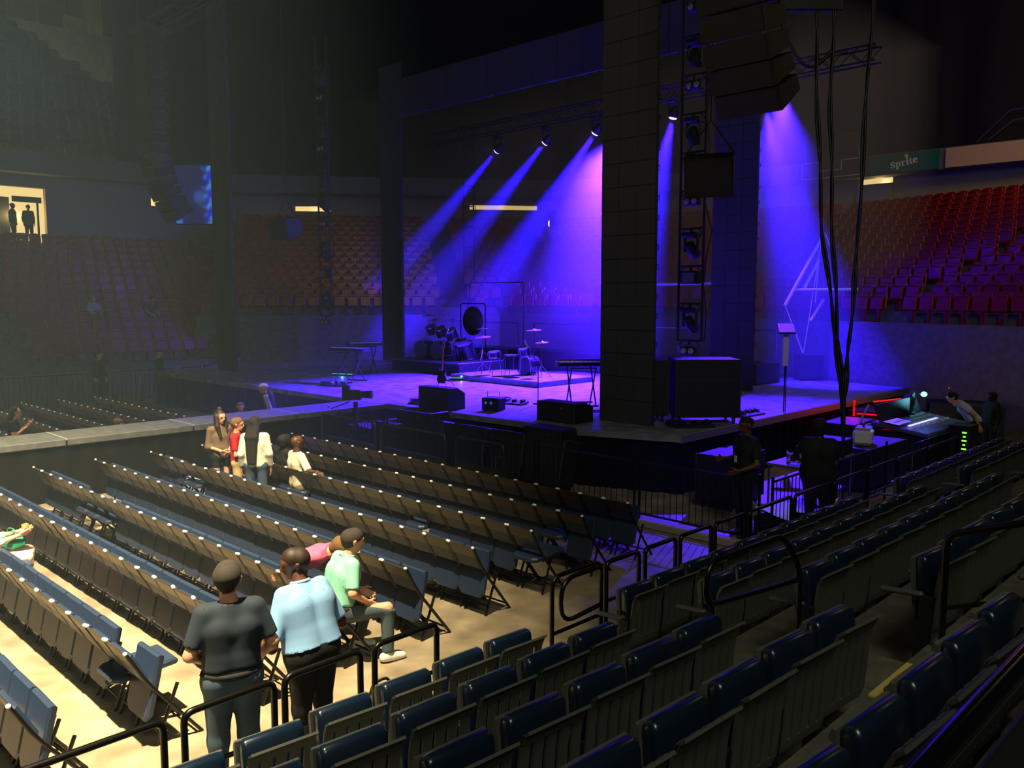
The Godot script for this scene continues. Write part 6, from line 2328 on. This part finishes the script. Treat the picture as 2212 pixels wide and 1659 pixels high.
	person("steward in white cap and dark vest standing behind the runway", Vector3(10.1, 0, -17.7), deg_to_rad(150), {"h": 1.60, "cell": 0.026, "lean": 0.15, "hair": "cap", "hair_c": "white", "shirt": ["pale_grey", Color(0.62, 0.62, 0.64)], "sleeve": 1.6, "legs": ["black", Color(0.03, 0.03, 0.035)], "shoes": ["black", Color(0.03, 0.03, 0.03)]})
	var vest := ns()
	bx(vest, Vector3(0.0, 1.16, 0), Vector3(0.30, 0.48, 0.36), Basis(Vector3.BACK, -0.15), 0.06)
	var vs := get_node("person_%03d" % used["person"])
	obj(vs, "vest", vest, mt("vest_dark", Color(0.12, 0.07, 0.07), 0.8))
	person("head of a seated child showing above the runway", Vector3(9.35, 0.08, -17.6), deg_to_rad(-100), {"h": 1.50, "cell": 0.028, "sit": true, "hair_c": "light", "face": true, "shirt": ["black", Color(0.04, 0.04, 0.045)], "legs": ["black", Color(0.03, 0.03, 0.035)], "shoes": ["black", Color(0.03, 0.03, 0.03)]})
	person("distant person in dark clothes standing by the opposite fence with papers", Vector3(10.6, 0, -29.3), deg_to_rad(-60), {"h": 1.78, "cell": 0.035, "hair_c": "dark", "shirt": ["black", Color(0.04, 0.04, 0.045)], "sleeve": 1.9, "legs": ["black", Color(0.03, 0.03, 0.035)], "shoes": ["black", Color(0.03, 0.03, 0.03)]})
	person("distant dark figure standing further right by the opposite fence", Vector3(12.3, 0, -28.6), deg_to_rad(-30), {"h": 1.80, "cell": 0.035, "hair": "cap", "hair_c": "grey", "shirt": ["charcoal", Color(0.13, 0.17, 0.21)], "sleeve": 1.9, "legs": ["black", Color(0.03, 0.03, 0.035)], "shoes": ["black", Color(0.03, 0.03, 0.03)]})
	person("distant spectator in pale grey sitting alone in the opposite stand", Vector3(12.4, 2.28, -34.5), deg_to_rad(-90), {"h": 1.72, "cell": 0.035, "sit": true, "hair": "round", "hair_c": "grey", "shirt": ["pale_grey", Color(0.62, 0.62, 0.64)], "sleeve": 1.9, "legs": ["slate", Color(0.24, 0.29, 0.31)], "shoes": ["black", Color(0.03, 0.03, 0.03)]})
	person("distant spectator in dark top with pale sleeves in the opposite stand", Vector3(14.6, 2.28, -34.5), deg_to_rad(-80), {"h": 1.72, "cell": 0.035, "sit": true, "lean": 0.2, "hair_c": "dark", "shirt": ["charcoal", Color(0.13, 0.17, 0.21)], "sleeve": 0.6, "legs": ["slate", Color(0.24, 0.29, 0.31)], "shoes": ["black", Color(0.03, 0.03, 0.03)]})
	person("silhouetted man standing upright in the bright concourse doorway", Vector3(12.75, 6.0, -42.75), deg_to_rad(-90), {"h": 1.66, "cell": 0.035, "fat": 1.2, "skin": "dark", "hair_c": "black", "shirt": ["black", Color(0.04, 0.04, 0.045)], "sleeve": 1.9, "legs": ["black", Color(0.03, 0.03, 0.035)], "shoes": ["black", Color(0.03, 0.03, 0.03)]})
	person("silhouetted person in a cap at the left of the bright doorway", Vector3(12.1, 6.0, -42.7), deg_to_rad(0), {"h": 1.68, "cell": 0.035, "fat": 1.2, "skin": "dark", "hair": "cap", "hair_c": "black", "shirt": ["black", Color(0.04, 0.04, 0.045)], "sleeve": 1.9, "legs": ["black", Color(0.03, 0.03, 0.035)], "shoes": ["black", Color(0.03, 0.03, 0.03)]})
	# --- guards at the fence
	var g1 := person("guard in black with a white badge, turned to the left by the fence", Vector3(11.45, 0, -6.30), deg_to_rad(150), {"h": 1.80, "cell": 0.022, "fat": 1.25, "skin": "brown", "face": true, "hair": "cap", "hair_c": "black", "shirt": ["black", Color(0.04, 0.04, 0.045)], "sleeve": 0.75, "legs": ["black", Color(0.03, 0.03, 0.035)], "shoes": ["black", Color(0.03, 0.03, 0.03)], "set": {"eR": Vector3(0.0, 1.12, 0.28), "wR": Vector3(0.26, 1.12, 0.20), "eL": Vector3(0.0, 1.10, -0.30), "wL": Vector3(0.24, 1.02, -0.24)}})
	s = ns()
	bx(s, Vector3(0.185, 1.20, -0.02), Vector3(0.012, 0.10, 0.065), Basis(), 0.003)
	obj(g1, "badge", s, M.white_paint, "white name badge")
	var g2 := person("large guard in black seen from behind before the work table", Vector3(12.05, 0, -5.45), deg_to_rad(20), {"h": 1.80, "cell": 0.022, "fat": 1.42, "skin": "dark", "hair": "round", "hair_c": "black", "shirt": ["black", Color(0.04, 0.04, 0.045)], "sleeve": 0.8, "legs": ["black", Color(0.03, 0.03, 0.035)], "shoes": ["black", Color(0.03, 0.03, 0.03)], "set": {"eL": Vector3(0.02, 1.14, -0.34), "wL": Vector3(0.26, 1.10, -0.30)}})
	s = ns()
	bx(s, Vector3(-0.10, 1.26, -0.25), Vector3(0.05, 0.07, 0.012), Basis(Vector3.UP, 0.6), 0.003)
	bx(s, Vector3(-0.10, 1.16, -0.262), Vector3(0.10, 0.03, 0.012), Basis(Vector3.UP, 0.6), 0.003)
	obj(g2, "emblem", s, mt("emblem", Color(0.6, 0.6, 0.56), 0.7), "pale sleeve emblem")
	# --- at the mixing desk
	person("stage hand in pale shirt bending over beside the mixing desk", Vector3(19.75, 0, -5.55), deg_to_rad(120), {"h": 1.74, "cell": 0.026, "lean": 0.75, "hair_c": "dark", "shirt": ["pale_violet", Color(0.75, 0.74, 0.82)], "sleeve": 0.7, "legs": ["black", Color(0.03, 0.03, 0.035)], "shoes": ["black", Color(0.03, 0.03, 0.03)]})
	person("stage hand in dark clothes standing right of the one in pale shirt", Vector3(20.7, 0, -5.5), deg_to_rad(150), {"h": 1.50, "cell": 0.026, "skin": "dark", "hair": "round", "hair_c": "black", "shirt": ["black", Color(0.04, 0.04, 0.045)], "sleeve": 1.9, "legs": ["black", Color(0.03, 0.03, 0.035)], "shoes": ["black", Color(0.03, 0.03, 0.03)]})
